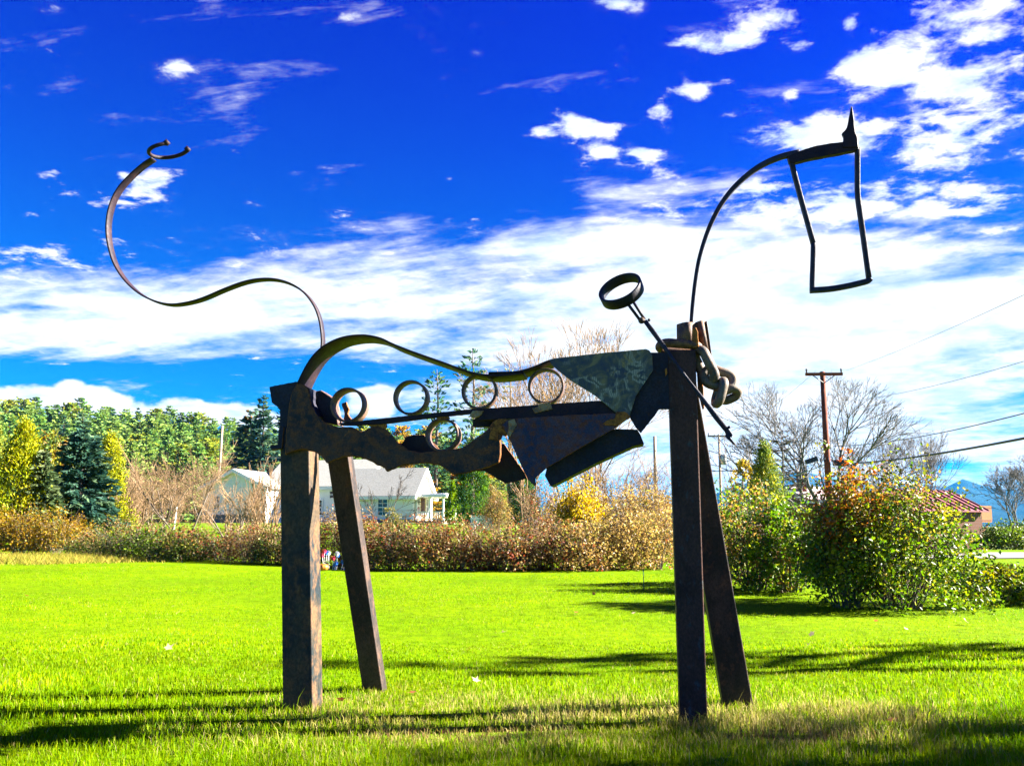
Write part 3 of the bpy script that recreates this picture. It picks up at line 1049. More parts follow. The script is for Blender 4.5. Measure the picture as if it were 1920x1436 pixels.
def fork(out, p, d, Ln, r, lev, mx, g, ang, up, ratio, three=0.3):
    n = 3 if lev < 3 else 2
    for i in range(n):
        d = unit(d + g.normal(size=3) * 0.06 + np.array([0, 0, up]))
        q = p + d * Ln / n
        out.append((p, q, r * (1 - 0.25 * i / n), r * (1 - 0.25 * (i + 1) / n), lev))
        if lev and lev < mx and g.random() < 0.28:      # a side twig
            ax = g.normal(size=3); ax = unit(ax - d * np.dot(ax, d))
            nd = unit(d * 0.8 + ax * 0.6)
            fork(out, q, nd, Ln * ratio * 0.7, r * 0.40, max(lev + 1, mx - 2), mx, g, ang, up, ratio, three)
        p = q
    if lev < mx:
        k = 3 if g.random() < three else 2
        a0 = g.uniform(0, 6.28)
        x = np.cross(d, [0.3, 0.2, 1.0]); x = unit(x); y = np.cross(d, x)
        for i in range(k):
            a = a0 + 2 * math.pi * i / k + g.normal() * 0.35
            t = ang * g.uniform(0.6, 1.3)
            nd = unit(d * math.cos(t) + (x * math.cos(a) + y * math.sin(a)) * math.sin(t))
            fork(out, p, nd, Ln * ratio * g.uniform(0.8, 1.15), r * (0.72 if k == 2 else 0.62), lev + 1, mx, g, ang, up, ratio, three)


def fork_tree(name, label, cat, loc, H, seed, stems=1, ang=0.40, up=0.03, ratio=0.76, levels=7, r0=0.15, trunk=0.30, lean=0.08, wide=0.2, mats=('bark_grey', 'bark_grey'), rmin=0.010, three=0.35, xs=1.0):
    g = np.random.default_rng(seed)
    root = empty(name, loc)
    tag(root, label, cat)
    segs = []
    for s in range(stems):
        a = 2 * math.pi * s / max(1, stems) + g.normal() * 0.4
        w = wide if stems > 1 else 0
        d = unit(np.array([math.cos(a) * w + g.normal() * lean, math.sin(a) * w + g.normal() * lean, 1.0]))
        fork(segs, np.array([math.cos(a) * 0.02 * H * (stems > 1), math.sin(a) * 0.02 * H * (stems > 1), -0.2]), d, H * trunk * g.uniform(0.85, 1.1), r0, 0, levels, g, ang, up, ratio, three)
    k = H / max(s[1][2] for s in segs)
    sc = np.array([k * xs, k * xs, k])
    segs = [(p * sc, q * sc, r1, r2, l) for p, q, r1, r2, l in segs]
    branch_mesh(segs, ('trunk', 'crown'), (M[mats[0]], M[mats[1]]), root, 3, rmin=rmin)
    return root


def branch_mesh(segs, names, mats, parent, split, sides=(6, 3), rmin=0.004):
    """segs -> two parts, the trunk with its limbs and the crown of twigs"""
    res = []
    for nm, mat, n, sel in ((names[0], mats[0], sides[0], [s for s in segs if s[4] < split]), (names[1], mats[1], sides[1], [s for s in segs if s[4] >= split])):
        if not sel:
            res.append(None); continue
        V, F = tubes_np([s[0] for s in sel], [s[1] for s in sel], [max(rmin, s[2]) for s in sel], [max(rmin, s[3]) for s in sel], n)
        res.append(obj_np(nm, V, F, mat, parent, smooth_=True))
    return res


def bare_tree(name, label, cat, loc, H, seed, group=None, stems=1, spread=0.55, up=0.10, kids=5, ratio=0.6, levels=4, r0=None, bare=0.3, mats=('bark_grey', 'bark'), lean=0.06, split=2, rmin=0.004, wide=0.35):
    g = np.random.default_rng(seed)
    root = empty(name, loc)
    tag(root, label, cat, group)
    segs = []
    for s in range(stems):
        d = np.array([g.normal() * lean, g.normal() * lean, 1.0])
        base = np.zeros(3)
        if stems > 1:
            a = 2 * math.pi * s / stems + g.normal() * 0.4
            d = np.array([math.cos(a) * wide, math.sin(a) * wide, 1.0]); base = np.array([math.cos(a), math.sin(a), 0]) * H * 0.015
        h = H * (0.52 if levels >= 4 else 0.6) * (1 if stems == 1 else g.uniform(0.75, 1.1))
        grow(segs, base - np.array([0, 0, 0.15]), unit(d), h, (r0 or H * 0.022), 0, levels, g, spread, up, kids, ratio, bare)
    zmax = max(s[1][2] for s in segs)
    k = H / zmax
    segs = [(a * k, b_ * k, r1, r2, l) for a, b_, r1, r2, l in segs]
    branch_mesh(segs, ('trunk', 'crown'), (M[mats[0]], M[mats[1]]), root, split, rmin=rmin)
    return root, segs


def conifer(name, label, cat, loc, H, Rb, seed, pal, group=None, whorls=26, per=7, spray=0.30, dens=6.0, droop=0.25, bare=0.08, power=0.85, trunk='bark_dark', tuft=False, irregular=0.25, aspect=0.42, rz=0.0):
    g = np.random.default_rng(seed)
    root = empty(name, loc, rz)
    tag(root, label, cat, group)
    tr = B(); 
    tr.tube([(0, 0, -0.3), (0, 0, H * 0.4), (0.01 * H, 0, H * 0.75), (0, 0, H * 0.985)], H * 0.02, 7, radii=[H * 0.017, H * 0.012, H * 0.007, H * 0.0015])
    tk = tr.build('trunk', M[trunk], root, smooth_=True)
    C, AX, SZ, TI = [], [], [], []
    p0, p1, ra, rb = [], [], [], []
    for w in range(whorls):
        f = bare + (1 - bare) * (w + g.uniform(-0.3, 0.3)) / whorls
        f = min(max(f, bare), 0.985)
        Lb = Rb * (1 - f) ** power + 0.02 * H * 0.3
        for _ in range(per):
            az = g.uniform(0, 2 * math.pi)
            Lq = Lb * g.uniform(1 - irregular * 1.6, 1 + irregular)
            el = -droop * (1 - f) + 0.35 * f + g.normal() * 0.08
            d = np.array([math.cos(az) * math.cos(el), math.sin(az) * math.cos(el), math.sin(el)])
            o = np.array([0, 0, f * H])
            e = o + d * Lq
            p0.append(o); p1.append(e); ra.append(0.012 + 0.010 * Lq); rb.append(0.004)
            n = max(2, int(dens * Lq / spray * (0.5 if tuft else 1)))
            t = g.uniform(0.15, 1.03, n) ** (0.45 if tuft else 0.7)
            lat = unit(np.cross(d, [0, 0, 1.0]))
            off = g.normal(size=(n, 1)) * lat * spray * (0.45 if tuft else 0.38) * (1.15 - t[:, None] * 0.6) + g.normal(size=(n, 3)) * spray * 0.14
            C.append(o + d * Lq * t[:, None] + off)
            AX.append(np.repeat((d + np.array([0, 0, 0.25 if tuft else -0.15]))[None], n, 0) + np.sign(off @ lat)[:, None] * lat * 0.45)
            SZ.append(np.full(n, spray) * g.uniform(0.8, 1.2))
            c = np.asarray(pick(pal, 1, g))[0] * g.uniform(0.75, 1.25)
            TI.append(np.repeat(c[None], n, 0) * (0.85 + 0.3 * t[:, None]))
    C = np.concatenate(C); AX = unit(np.concatenate(AX)); SZ = np.concatenate(SZ); TI = np.concatenate(TI)
    V, F = leaf_quads(C, SZ, g, AX, 0.72, aspect, 0.5)
    br = tubes_np(p0, p1, ra, rb, 3)
    tag(obj_np('branches', br[0], br[1], M[trunk], root), kind='stuff')
    obj_np('crown', V, F, M['needle'], root, tint=np.repeat(TI, 4, 0))
    return root


def plume_tree(name, label, cat, loc, H, rx, seed, pal, group=None, n=5000, leaf=0.16, shape='cone', needle=True, aspect=0.45):
    """arborvitae / dense evergreen: upright sprays in clumps through an ovoid crown"""
    g = np.random.default_rng(seed)
    root = empty(name, loc)
    tag(root, label, cat, group)
    tr = B(); tr.tube([(0, 0, -0.2), (0, 0, H * 0.45), (0, 0, H * 0.9)], 0.1, 7, radii=[H * 0.022, H * 0.015, H * 0.004])
    tr.build('trunk', M['bark'], root, smooth_=True)
    nc = max(60, n // 26)
    f = g.uniform(0, 1, nc) ** 0.9
    if shape == 'cone':
        rad = rx * (1 - f) ** 0.75 * np.minimum(1, 0.55 + f * 3)
    else:
        rad = rx * np.sqrt(np.clip(1 - (2 * f - 0.86) ** 2 / 1.32, 0.02, 1))
    az = g.uniform(0, 2 * math.pi, nc)
    bump = 1 + 0.14 * np.sin(3 * az + f * 9 + seed) + g.normal(size=nc) * 0.09
    rr = rad * bump * g.uniform(0.45, 1.0, nc) ** 0.5
    cc = np.stack([np.cos(az) * rr, np.sin(az) * rr, f * H * 0.97 + 0.03 * H], 1)
    m = n // nc
    C = (cc[:, None] + g.normal(size=(nc, m, 3)) * np.array([1, 1, 1.5]) * rx * 0.085).reshape(-1, 3)
    C[:, 2] = np.maximum(C[:, 2], 0.02)
    ti = pick(pal, nc, g) * g.uniform(0.7, 1.3, (nc, 1))
    TI = np.repeat(ti, m, 0)
    out = np.repeat(np.stack([np.cos(az), np.sin(az), np.full(nc, 1.6)], 1), m, 0)
    V, F = leaf_quads(C, leaf, g, unit(out), 0.55, aspect, 0.4)
    obj_np('crown', V, F, M['needle' if needle else 'leaf'], root, tint=np.repeat(TI, 4, 0))
    return root


def shrub(name, label, cat, loc, rx, ry, H, seed, pal, group=None, n=3500, leaf=0.05, stems=16, stem_mat='bark', tops=None, foot=0.05, flat=0.0, shell=0.55, leafaspect=0.6, twigs=0, stem_r=0.012, bushy=0.10, low=0.0):
    """many-stemmed shrub: arching stems, leaf clumps on their upper and outer reaches"""
    g = np.random.default_rng(seed)
    root = empty(name, loc)
    tag(root, label, cat, group)
    segs = []
    tips = []
    for s in range(stems):
        az = g.uniform(0, 2 * math.pi); rr = math.sqrt(g.uniform(0, 1))
        tx, ty = math.cos(az) * rr * rx * 0.92, math.sin(az) * rr * ry * 0.92
        tz = H * (math.sqrt(max(0.02, 1 - (rr * 0.93) ** 2)) * (1 - flat) + flat) * g.uniform(0.72, 1.0)
        b0 = np.array([tx * 0.22 + g.normal() * rx * 0.05, ty * 0.22 + g.normal() * ry * 0.05, -0.06])
        e = np.array([tx, ty, tz]); mid = b0 * 0.45 + e * 0.55 + np.array([-tx * 0.12, -ty * 0.12, tz * 0.10]) + g.normal(size=3) * 0.03 * H
        pr = b0
        K = 6
        for k in range(1, K + 1):
            t = k / K
            q = b0 * (1 - t) ** 2 + mid * 2 * t * (1 - t) + e * t * t + g.normal(size=3) * 0.012 * H
            segs.append((pr, q, stem_r * (1 - 0.75 * (k - 1) / K), stem_r * (1 - 0.75 * k / K), 0))
            if k >= 2:
                for _ in range(2):
                    dd = unit((q - pr) + g.normal(size=3) * np.linalg.norm(q - pr) * 0.9)
                    l = H * g.uniform(0.08, 0.2)
                    tw = q + dd * l
                    segs.append((q, tw, stem_r * 0.4, stem_r * 0.2, 1)); tips.append(tw)
            pr = q
        tips.append(e)
    for _ in range(twigs):
        q = tips[g.integers(len(tips))]
        dd = unit(g.normal(size=3) * 0.5 + np.array([q[0] / rx, q[1] / ry, 1.2]))
        segs.append((q, q + dd * H * g.uniform(0.1, 0.28), stem_r * 0.3, stem_r * 0.15, 1))
    tips = np.array(tips)
    V, F = tubes_np([s[0] for s in segs], [s[1] for s in segs], [max(0.002, s[2]) for s in segs], [max(0.0015, s[3]) for s in segs], 4)
    obj_np('stems', V, F, M[stem_mat], root)
    if n:
        nc = max(30, n // 18)
        ns = int(nc * shell)
        # clumps on the shell of an uneven dome
        az = g.uniform(0, 2 * math.pi, ns); ph = np.arccos(g.uniform(0.0, 1, ns))
        bump = 1 + 0.13 * np.sin(3 * az + seed) * np.sin(2 * ph + 1) + 0.09 * np.sin(7 * az + 2.2 * seed) + g.normal(size=ns) * 0.07
        sh = np.stack([np.cos(az) * np.sin(ph) * rx, np.sin(az) * np.sin(ph) * ry, np.maximum(foot * H, (np.cos(ph) * (1 - flat) + flat * g.uniform(0.2, 1, ns)) * H)], 1) * (bump * g.uniform(0.72, 1.0, ns) ** 0.6)[:, None]
        tp = tips[g.integers(0, len(tips), nc - ns)] + g.normal(size=(nc - ns, 3)) * 0.05 * H
        cc = np.concatenate([sh, tp])
        if low:                       # growth right down to the grass
            nl = int(nc * low); al = g.uniform(0, 2 * math.pi, nl); rl = np.sqrt(g.uniform(0.1, 1, nl))
            cc = np.concatenate([cc, np.stack([np.cos(al) * rl * rx, np.sin(al) * rl * ry, g.uniform(0.02, 0.4, nl) * H], 1)])
            nc = len(cc)
        m = max(4, n // nc)
        C = (cc[:, None] + g.normal(size=(nc, m, 3)) * bushy * min(rx, H)).reshape(-1, 3)
        C[:, 2] = np.abs(C[:, 2]) + 0.02
        ti = np.zeros((nc, 3))
        zz = np.clip(cc[:, 2] / H, 0, 1)
        ti = pick(pal, nc, g)
        if tops is not None:
            pt, thr, cond = tops
            msk = (zz + g.normal(size=nc) * 0.08 > thr) & (cond(cc) if cond else True)
            ti[msk] = pick(pt, int(msk.sum()), g)
        ti = ti * g.uniform(0.75, 1.25, (nc, 1))
        mixin = g.random((nc * m, 1)) < 0.25
        TI = np.where(mixin, pick(pal, nc * m, g), np.repeat(ti, m, 0))
        V, F = leaf_quads(C, leaf, g, None, 0, leafaspect, 0.35)
        obj_np('foliage', V, F, M['leaf'], root, tint=np.repeat(TI, 4, 0))
    return root


def on(u, v_foot=None, Y=None, dz=0.0):
    """a point on the ground under pixel column u, at the foot line v_foot or Y metres out"""
    if Y is None:
        p = GP(u, v_foot); Y = p.y
    d = ray(u, 985)
    x = d.x / d.y * Y
    # the column shifts a little with height; use the ray that meets the ground
    for _ in range(3):
        z = float(gz(x, Y))
        dd = z - EYE
        b_ = (dd / Y)                    # tan of elevation
        v = CY - FPX * math.tan(math.atan(b_) - PITCH)
        d = ray(u, v); x = d.x / d.y * Y
    return Vector((x, Y, float(gz(x, Y)) + dz))


def px_m(Y, px):                 # how many metres px pixels span at Y
    return px * Y / FPX


def ht(base, v):                 # height of something standing at base whose top is seen at row v
    d = ray(960, v)
    return EYE + d.z / d.y * base.y - base.z


G_DARK = [((0.012, 0.045, 0.010), 3), ((0.025, 0.075, 0.012), 3), ((0.05, 0.10, 0.012), 1)]
G_YEL = [((0.24, 0.24, 0.008), 3), ((0.16, 0.20, 0.010), 3), ((0.32, 0.28, 0.012), 2), ((0.08, 0.12, 0.012), 1)]
G_LILAC = [((0.10, 0.19, 0.010), 3), ((0.17, 0.235, 0.014), 3), ((0.27, 0.28, 0.02), 2), ((0.045, 0.105, 0.01), 2.2), ((0.34, 0.27, 0.03), 0.8)]
G_ORANGE = [((0.50, 0.17, 0.03), 3), ((0.44, 0.24, 0.04), 3), ((0.40, 0.10, 0.025), 1.5), ((0.26, 0.24, 0.02), 1)]
G_BROWN = [((0.24, 0.125, 0.042), 3), ((0.33, 0.225, 0.085), 3), ((0.30, 0.070, 0.030), 1.4), ((0.17, 0.17, 0.03), 1.6), ((0.12, 0.07, 0.03), 2)]
G_TAN = [((0.40, 0.28, 0.085), 3), ((0.33, 0.21, 0.06), 3), ((0.28, 0.26, 0.05), 1.5), ((0.20, 0.11, 0.035), 1)]
G_HEDGE = [((0.085, 0.13, 0.012), 3), ((0.04, 0.075, 0.01), 3), ((0.20, 0.21, 0.03), 2), ((0.22, 0.13, 0.04), 1.2)]
G_GOLD = [((0.50, 0.33, 0.02), 3), ((0.42, 0.25, 0.015), 2), ((0.55, 0.40, 0.03), 2)]
G_SPRUCE = [((0.020, 0.055, 0.040), 3), ((0.035, 0.082, 0.052), 3), ((0.075, 0.125, 0.065), 1.8)]
G_PINE = [((0.05, 0.13, 0.035), 3), ((0.085, 0.17, 0.035), 3), ((0.13, 0.20, 0.04), 1.5), ((0.03, 0.09, 0.035), 1.5)]
G_LARCH = [((0.18, 0.22, 0.03), 3), ((0.26, 0.24, 0.03), 2), ((0.11, 0.17, 0.03), 2)]
G_RUSTY = [((0.32, 0.20, 0.03), 3), ((0.30, 0.14, 0.03), 2), ((0.20, 0.18, 0.03), 1)]

# ------------------------------------------------------------------ buildings
M['siding'] = None


def mat_siding(name, col, pitch=0.13):
    t = MT(name)
    c = t.coord()
    sp = t.n('SeparateXYZ'); t.link(c, sp.inputs[0])
    m1 = t.n('Math', operation='MULTIPLY'); t.link(sp.outputs[2], m1.inputs[0]); m1.inputs[1].default_value = 1 / pitch
    fr = t.n('Math', operation='FRACT'); t.link(m1.outputs[0], fr.inputs[0])
    n1 = t.noise(c, 2.0, 6, 0.7)
    cc = t.ramp(n1, [(0.3, tuple(x * 0.90 for x in col)), (0.7, col)])
    return t.out(t.principled(cc, 0.55, 0, 0.3, bump=fr.outputs[0], bump_d=0.02, bump_s=0.8))


M['siding'] = mat_siding('white_clapboard', (0.84, 0.85, 0.86))
M['trim'] = mat_plain('white_trim', (0.78, 0.78, 0.76), 0.5, 0.3, 0.05, 3)
M['shingle'] = mat_plain('grey_asphalt_shingle', (0.28, 0.28, 0.25), 0.95, 0.1, 0.35, 9)
M['stone'] = mat_plain('foundation_stone', (0.20, 0.17, 0.13), 0.9, 0.1, 0.3, 5)
M['glass'] = mat_plain('dark_window_glass', (0.012, 0.014, 0.016), 0.08, 0.8, 0.2, 3)
M['cream'] = mat_plain('cream_porch_wall', (0.55, 0.47, 0.26), 0.7, 0.2, 0.08, 3)
M['wood'] = mat_siding('brown_board_wall', (0.10, 0.030, 0.012), 0.2)
M['deck'] = mat_plain('orange_deck_wood', (0.24, 0.085, 0.018), 0.7, 0.2, 0.2, 8)
M['redroof'] = mat_plain('dull_red_metal_roof', (0.17, 0.035, 0.045), 0.45, 0.5, 0.12, 3)
M['seam'] = mat_plain('roof_seam', (0.10, 0.018, 0.026), 0.45, 0.5, 0.1, 3)
M['brick'] = mat_plain('chimney_brick', (0.20, 0.055, 0.04), 0.9, 0.1, 0.3, 12)
M['pole_red'] = mat_plain('red_brown_pole_wood', (0.145, 0.040, 0.022), 0.85, 0.15, 0.4, 5)
M['pole_grey'] = mat_plain('grey_pole_wood', (0.30, 0.235, 0.17), 0.85, 0.15, 0.3, 5)
M['wire'] = mat_plain('black_cable', (0.012, 0.012, 0.018), 0.5, 0.4, 0.1, 3)
M['wire_grey'] = mat_plain('grey_wire', (0.22, 0.22, 0.22), 0.5, 0.4, 0.1, 3)
M['metal_grey'] = mat_plain('grey_tank_metal', (0.42, 0.46, 0.48), 0.4, 0.5, 0.1, 3)
M['darkwood'] = mat_siding('dark_brown_wall', (0.055, 0.028, 0.020), 0.2)
M['pinkroof'] = mat_plain('pale_pinkish_roof', (0.33, 0.25, 0.25), 0.9, 0.2, 0.15, 5)


def window(parent, c, w, h, nrm, mun=(2, 4), mat='trim'):
    """c centre on the wall, nrm outward normal (horizontal): frame bars proud, pane behind"""
    nrm = Vector(nrm).normalized(); t = Vector((0, 0, 1)).cross(nrm)
    rot = Matrix((t, -nrm, Vector((0, 0, 1)))).transposed()
    b = B()
    c = Vector(c); f = 0.10
    for s in (-1, 1):
        b.box(c + t * (s * (w / 2)) + nrm * 0.03, (f, 0.08, h + f), rot)
        b.box(c + Vector((0, 0, s * (h / 2))) + nrm * 0.032, (w - f, 0.084, f), rot)
    b.box(c + nrm * 0.025, (w - f, 0.06, 0.07), rot)
    for i in range(1, mun[0]):
        b.box(c + t * (w * (i / mun[0] - 0.5)) + nrm * 0.02, (0.035, 0.04, h), rot)
    for i in range(1, mun[1]):
        if i * 2 != mun[1]:
            b.box(c + Vector((0, 0, h * (i / mun[1] - 0.5))) + nrm * 0.021, (w, 0.042, 0.035), rot)
    o = b.build('window', M[mat], parent)
    p = B(); p.box(c + nrm * 0.004, (w, 0.02, h), rot)
    p.build('pane', M['glass'], o)
    return o


def gable_block(parent, x0, x1, y0, y1, z0, ze, zr, ridge='x', over=0.35, wall='siding', roof='shingle', skip_roof=False):
    """walls + gables + two roof slabs + rake boards, in the parent's local axes"""
    b = B()
    if ridge == 'x':
        ym = (y0 + y1) / 2
        b.prism([(x0, y0, z0), (x0, y0, ze), (x0, ym, zr), (x0, y1, ze), (x0, y1, z0)], (x1 - x0, 0, 0))
    else:
        xm = (x0 + x1) / 2
        b.prism([(x0, y0, z0), (x0, y0, ze), (xm, y0, zr), (x1, y0, ze), (x1, y0, z0)], (0, y1 - y0, 0))
    b.build('wall', M[wall], parent)
    if skip_roof:
        return
    th = 0.16

    def rake(pts, e):
        k = B(); k.prism(pts, e); k.build('rake_board', M['trim'], parent)
    if ridge == 'x':
        sl = (zr - ze) / (ym - y0)
        for s, ye in ((-1, y0), (1, y1)):
            oy = ye + s * over; oz = ze - sl * over
            r = B()
            r.prism([(x0 - over, ym, zr + 0.04), (x0 - over, oy, oz + 0.04), (x0 - over, oy, oz + 0.04 + th), (x0 - over, ym, zr + 0.04 + th)], (x1 - x0 + 2 * over, 0, 0))
            r.build('roof', M[roof], parent)
            for xe in (x0 - over - 0.06, x1 + over + 0.0):
                rake([(xe, ym, zr - 0.16), (xe, oy, oz - 0.16), (xe, oy, oz + th), (xe, ym, zr + th)], (0.06, 0, 0))
            rake([(x0 - over, oy + s * 0.002, oz - 0.12), (x0 - over, oy + s * 0.05, oz - 0.12), (x0 - over, oy + s * 0.05, oz + th), (x0 - over, oy + s * 0.002, oz + th)], (x1 - x0 + 2 * over, 0, 0))
    else:
        sl = (zr - ze) / (xm - x0)
        for s, xe in ((-1, x0), (1, x1)):
            ox = xe + s * over; oz = ze - sl * over
            r = B()
            r.prism([(xm, y0 - over, zr + 0.04), (ox, y0 - over, oz + 0.04), (ox, y0 - over, oz + 0.04 + th), (xm, y0 - over, zr + 0.04 + th)], (0, y1 - y0 + 2 * over, 0))
            r.build('roof', M[roof], parent)
            for ye in (y0 - over - 0.06, y1 + over):
                rake([(xm, ye, zr - 0.16), (ox, ye, oz - 0.16), (ox, ye, oz + th), (xm, ye, zr + th)], (0, 0.06, 0))


def build_farmhouse():
    Y = 70.0
    o = on(720, Y=Y)
    TH = R(-14)
    root = empty('farmhouse', o, TH)
    tag(root, 'white clapboard farmhouse with grey roof and small columned porch', 'house')
    s = Y / FPX
    def X(u):                     # local x of column u on the front wall line
        return (u - 720) * s / math.cos(TH)
    # heights above the house's ground
    def Zv(v, Yq=Y): return ht(Vector((0, Yq, o.z)), v)
    # right wing with the porch
    x0, x1 = X(640), X(775)
    ze, zr = Zv(927), Zv(878)
    D = 5.0
    gable_block(root, x0, x1, 0, D, -0.3, ze, zr, 'x')
    window(root, (X(717), 0, Zv(951)), 0.95, 1.45, (0, -1, 0))
    cb = B(); cb.box((x1 - 0.07, -0.02, ze / 2 - 0.2), (0.16, 0.05, ze - 0.1)); cb.build('corner_board', M['trim'], root)
    fb = B(); fb.box(((x0 + x1) / 2, -0.03, 0.05), (x1 - x0, 0.1, 0.55)); fb.build('foundation', M['stone'], root)
    # taller main block behind to the left
    mx0, mx1 = X(462), X(666)
    my0 = 1.2
    gable_block(root, mx0, mx1, my0, my0 + 7.0, -0.3, Zv(909, Y + 1), Zv(864, Y + 5), 'x')
    window(root, (X(612), my0, Zv(925)), 1.3, 0.7, (0, -1, 0), (3, 2))
    window(root, (X(645), my0, Zv(950)), 0.9, 1.4, (0, -1, 0))
    window(root, (X(575), my0, Zv(950)), 0.9, 1.4, (0, -1, 0))
    # left ell, gable towards us
    lx0, lx1 = X(368), X(500)
    gable_block(root, lx0, lx1, -1.6, 5.5, -0.3, Zv(912), Zv(880), 'y')
    window(root, (X(398), -1.6, Zv(942)), 0.72, 1.3, (0, -1, 0), (2, 2))
    fb = B(); fb.box(((lx0 + lx1) / 2, -1.62, 0.2), (lx1 - lx0, 0.1, 1.1)); fb.build('foundation', M['stone'], root)
    vp = B(); vp.tube([(X(604), my0 + 1.2, Zv(900)), (X(604), my0 + 1.2, Zv(884))], 0.06, 8); vp.build('vent_pipe', M['wire'], root)
    # porch on the right gable end
    pw, pd = 2.7, 3.6
    py0 = 0.4
    ztop = Zv(931)
    b = B()
    b.box((x1 + pw / 2 + 0.05, py0 + pd / 2, ztop + 0.06), (pw + 0.5, pd + 0.6, 0.22))
    b.box((x1 + pw / 2 + 0.05, py0 + pd / 2, ztop + 0.21), (pw + 0.2, pd + 0.3, 0.10))
    b.build('porch_roof', M['trim'], root)
    b = B(); b.box((x1 + pw / 2, py0 + pd / 2, 0.05), (pw, pd, 0.3)); b.build('porch_floor', M['stone'], root)
    b = B(); b.box((x1 + 0.03, py0 + pd / 2, ztop / 2 + 0.05), (0.04, pd - 0.05, ztop - 0.3)); b.build('porch_wall', M['cream'], root)
    for px_, py_ in ((x1 + pw - 0.12, py0 + 0.12), (x1 + pw - 0.12, py0 + pd * 0.5), (x1 + pw - 0.12, py0 + pd - 0.12), (x1 + 0.14, py0 + 0.10), (x1 + pw * 0.5, py0 + 0.12)):
        b = B(); b.box((px_, py_, ztop / 2 + 0.1), (0.15, 0.15, ztop - 0.25)); b.box((px_, py_, ztop - 0.10), (0.24, 0.24, 0.10)); b.box((px_, py_, 0.28), (0.24, 0.24, 0.16))
        b.build('porch_post', M['trim'], root)
    b = B()
    for zz in (0.35, 0.95):
        b.box((x1 + pw / 2, py0 + 0.12, zz), (pw, 0.05, 0.07)); b.box((x1 + pw - 0.12, py0 + pd / 2, zz), (0.05, pd, 0.07))
    for i in range(16):
        b.box((x1 + 0.15 + i * (pw - 0.3) / 15, py0 + 0.12, 0.65), (0.04, 0.03, 0.56))
        b.box((x1 + pw - 0.12, py0 + 0.15 + i * (pd - 0.3) / 15, 0.65), (0.03, 0.04, 0.56))
    tag(b.build('porch_railing', M['trim'], root), kind='stuff')
    dr = B(); dr.box((x1 + 0.07, py0 + 1.9, 1.2), (0.05, 0.9, 2.0)); d = dr.build('door', M['wood'], root)
    h_ = B(); h_.box((x1 + 0.12, py0 + 1.6, 1.15), (0.05, 0.05, 0.1)); h_.build('handle', M['wire'], d)
    window(root, (x1 + 0.05, py0 + 0.75, 1.5), 0.5, 1.3, (1, 0, 0), (2, 2))
    window(root, (x1 + 0.05, py0 + 3.0, 1.5), 0.5, 1.3, (1, 0, 0), (2, 2))
    return root


build_farmhouse()


def build_red_roof():
    Y = 52.0
    o = on(1800, Y=Y)
    TH = R(24)
    root = empty('red_roofed_house', o, TH)
    tag(root, 'brown wooden house with ribbed red metal roof and side balcony', 'house')
    def Zv(v): return ht(Vector((0, Y, o.z)), v)
    s = Y / FPX / math.cos(TH)
    x0, x1 = (1690 - 1800) * s, (1862 - 1800) * s
    ze, zr = Zv(956), Zv(919)
    D = 5.0
    b = B(); ym = D / 2
    b.prism([(x0, 0, -1), (x0, 0, ze), (x0, ym, zr), (x0, D, ze), (x0, D, -1)], (x1 - x0, 0, 0)); b.build('wall', M['wood'], root)
    sl = (zr - ze) / ym
    over = 0.35
    for q, ye in ((-1, 0), (1, D)):
        oy, oz = ye + q * over, ze - sl * over
        r = B(); r.prism([(x0 - 0.3, ym, zr + 0.05), (x0 - 0.3, oy, oz + 0.05), (x0 - 0.3, oy, oz + 0.13), (x0 - 0.3, ym, zr + 0.13)], (x1 - x0 + 0.6, 0, 0))
        r.build('roof', M['redroof'], root)
    n = 13
    me = None
    for i in range(n):
        xx = x0 - 0.25 + (x1 - x0 + 0.5) * i / (n - 1)
        if me is None:
            q = B(); q.prism([(-0.03, ym, zr + 0.11), (-0.03, -over, ze - sl * over + 0.11), (-0.03, -over, ze - sl * over + 0.22), (-0.03, ym, zr + 0.22)], (0.06, 0, 0))
            oo = q.build('roof_seam', M['seam'], root); me = oo.data
        else:
            oo = link(bpy.data.objects.new('roof_seam', me), root)
        oo.location.x = xx
    # balcony on the right gable wall
    zb = Zv(977)
    b = B(); b.box((x1 + 0.55, 1.4, zb), (1.1, 2.6, 0.12)); b.build('balcony_floor', M['deck'], root)
    b = B()
    for yy in (0.1, 2.7):
        b.box((x1 + 0.55, yy, zb + 0.55), (1.1, 0.06, 0.95))
    b.box((x1 + 1.08, 1.4, zb + 0.55), (0.06, 2.6, 0.95)); b.build('balcony_railing', M['deck'], root)
    for yy in (0.2, 2.6):
        b = B(); b.tube([(x1, yy, zb - 0.9), (x1 + 1.0, yy, zb - 0.06)], 0.05, 6); b.build('balcony_brace', M['deck'], root)
    window(root, (x1 + 0.0, 2.5, ze - 0.9), 0.8, 1.0, (1, 0, 0), (2, 2))
    return root


build_red_roof()


def build_brown_house():
    Y = 62.0
    o = on(1560, Y=Y)
    root = empty('brown_house', o, R(6))
    tag(root, 'low dark brown house with brick chimney beside the red pole', 'house')
    def Zv(v): return ht(Vector((0, Y, o.z)), v)
    s = Y / FPX
    gable_block(root, (1516 - 1560) * s, (1640 - 1560) * s, 0, 5, -0.5, Zv(938), Zv(914), 'x', 0.3, 'darkwood', 'pinkroof')
    b = B(); b.box(((1526 - 1560) * s, 1.6, Zv(912)), (0.55, 0.55, 2.1)); b.box(((1526 - 1560) * s, 1.6, Zv(896)), (0.68, 0.68, 0.16))
    b.build('chimney', M['brick'], root)
    window(root, ((1600 - 1560) * s, 0, 1.5), 1.0, 1.2, (0, -1, 0), (2, 2))


build_brown_house()


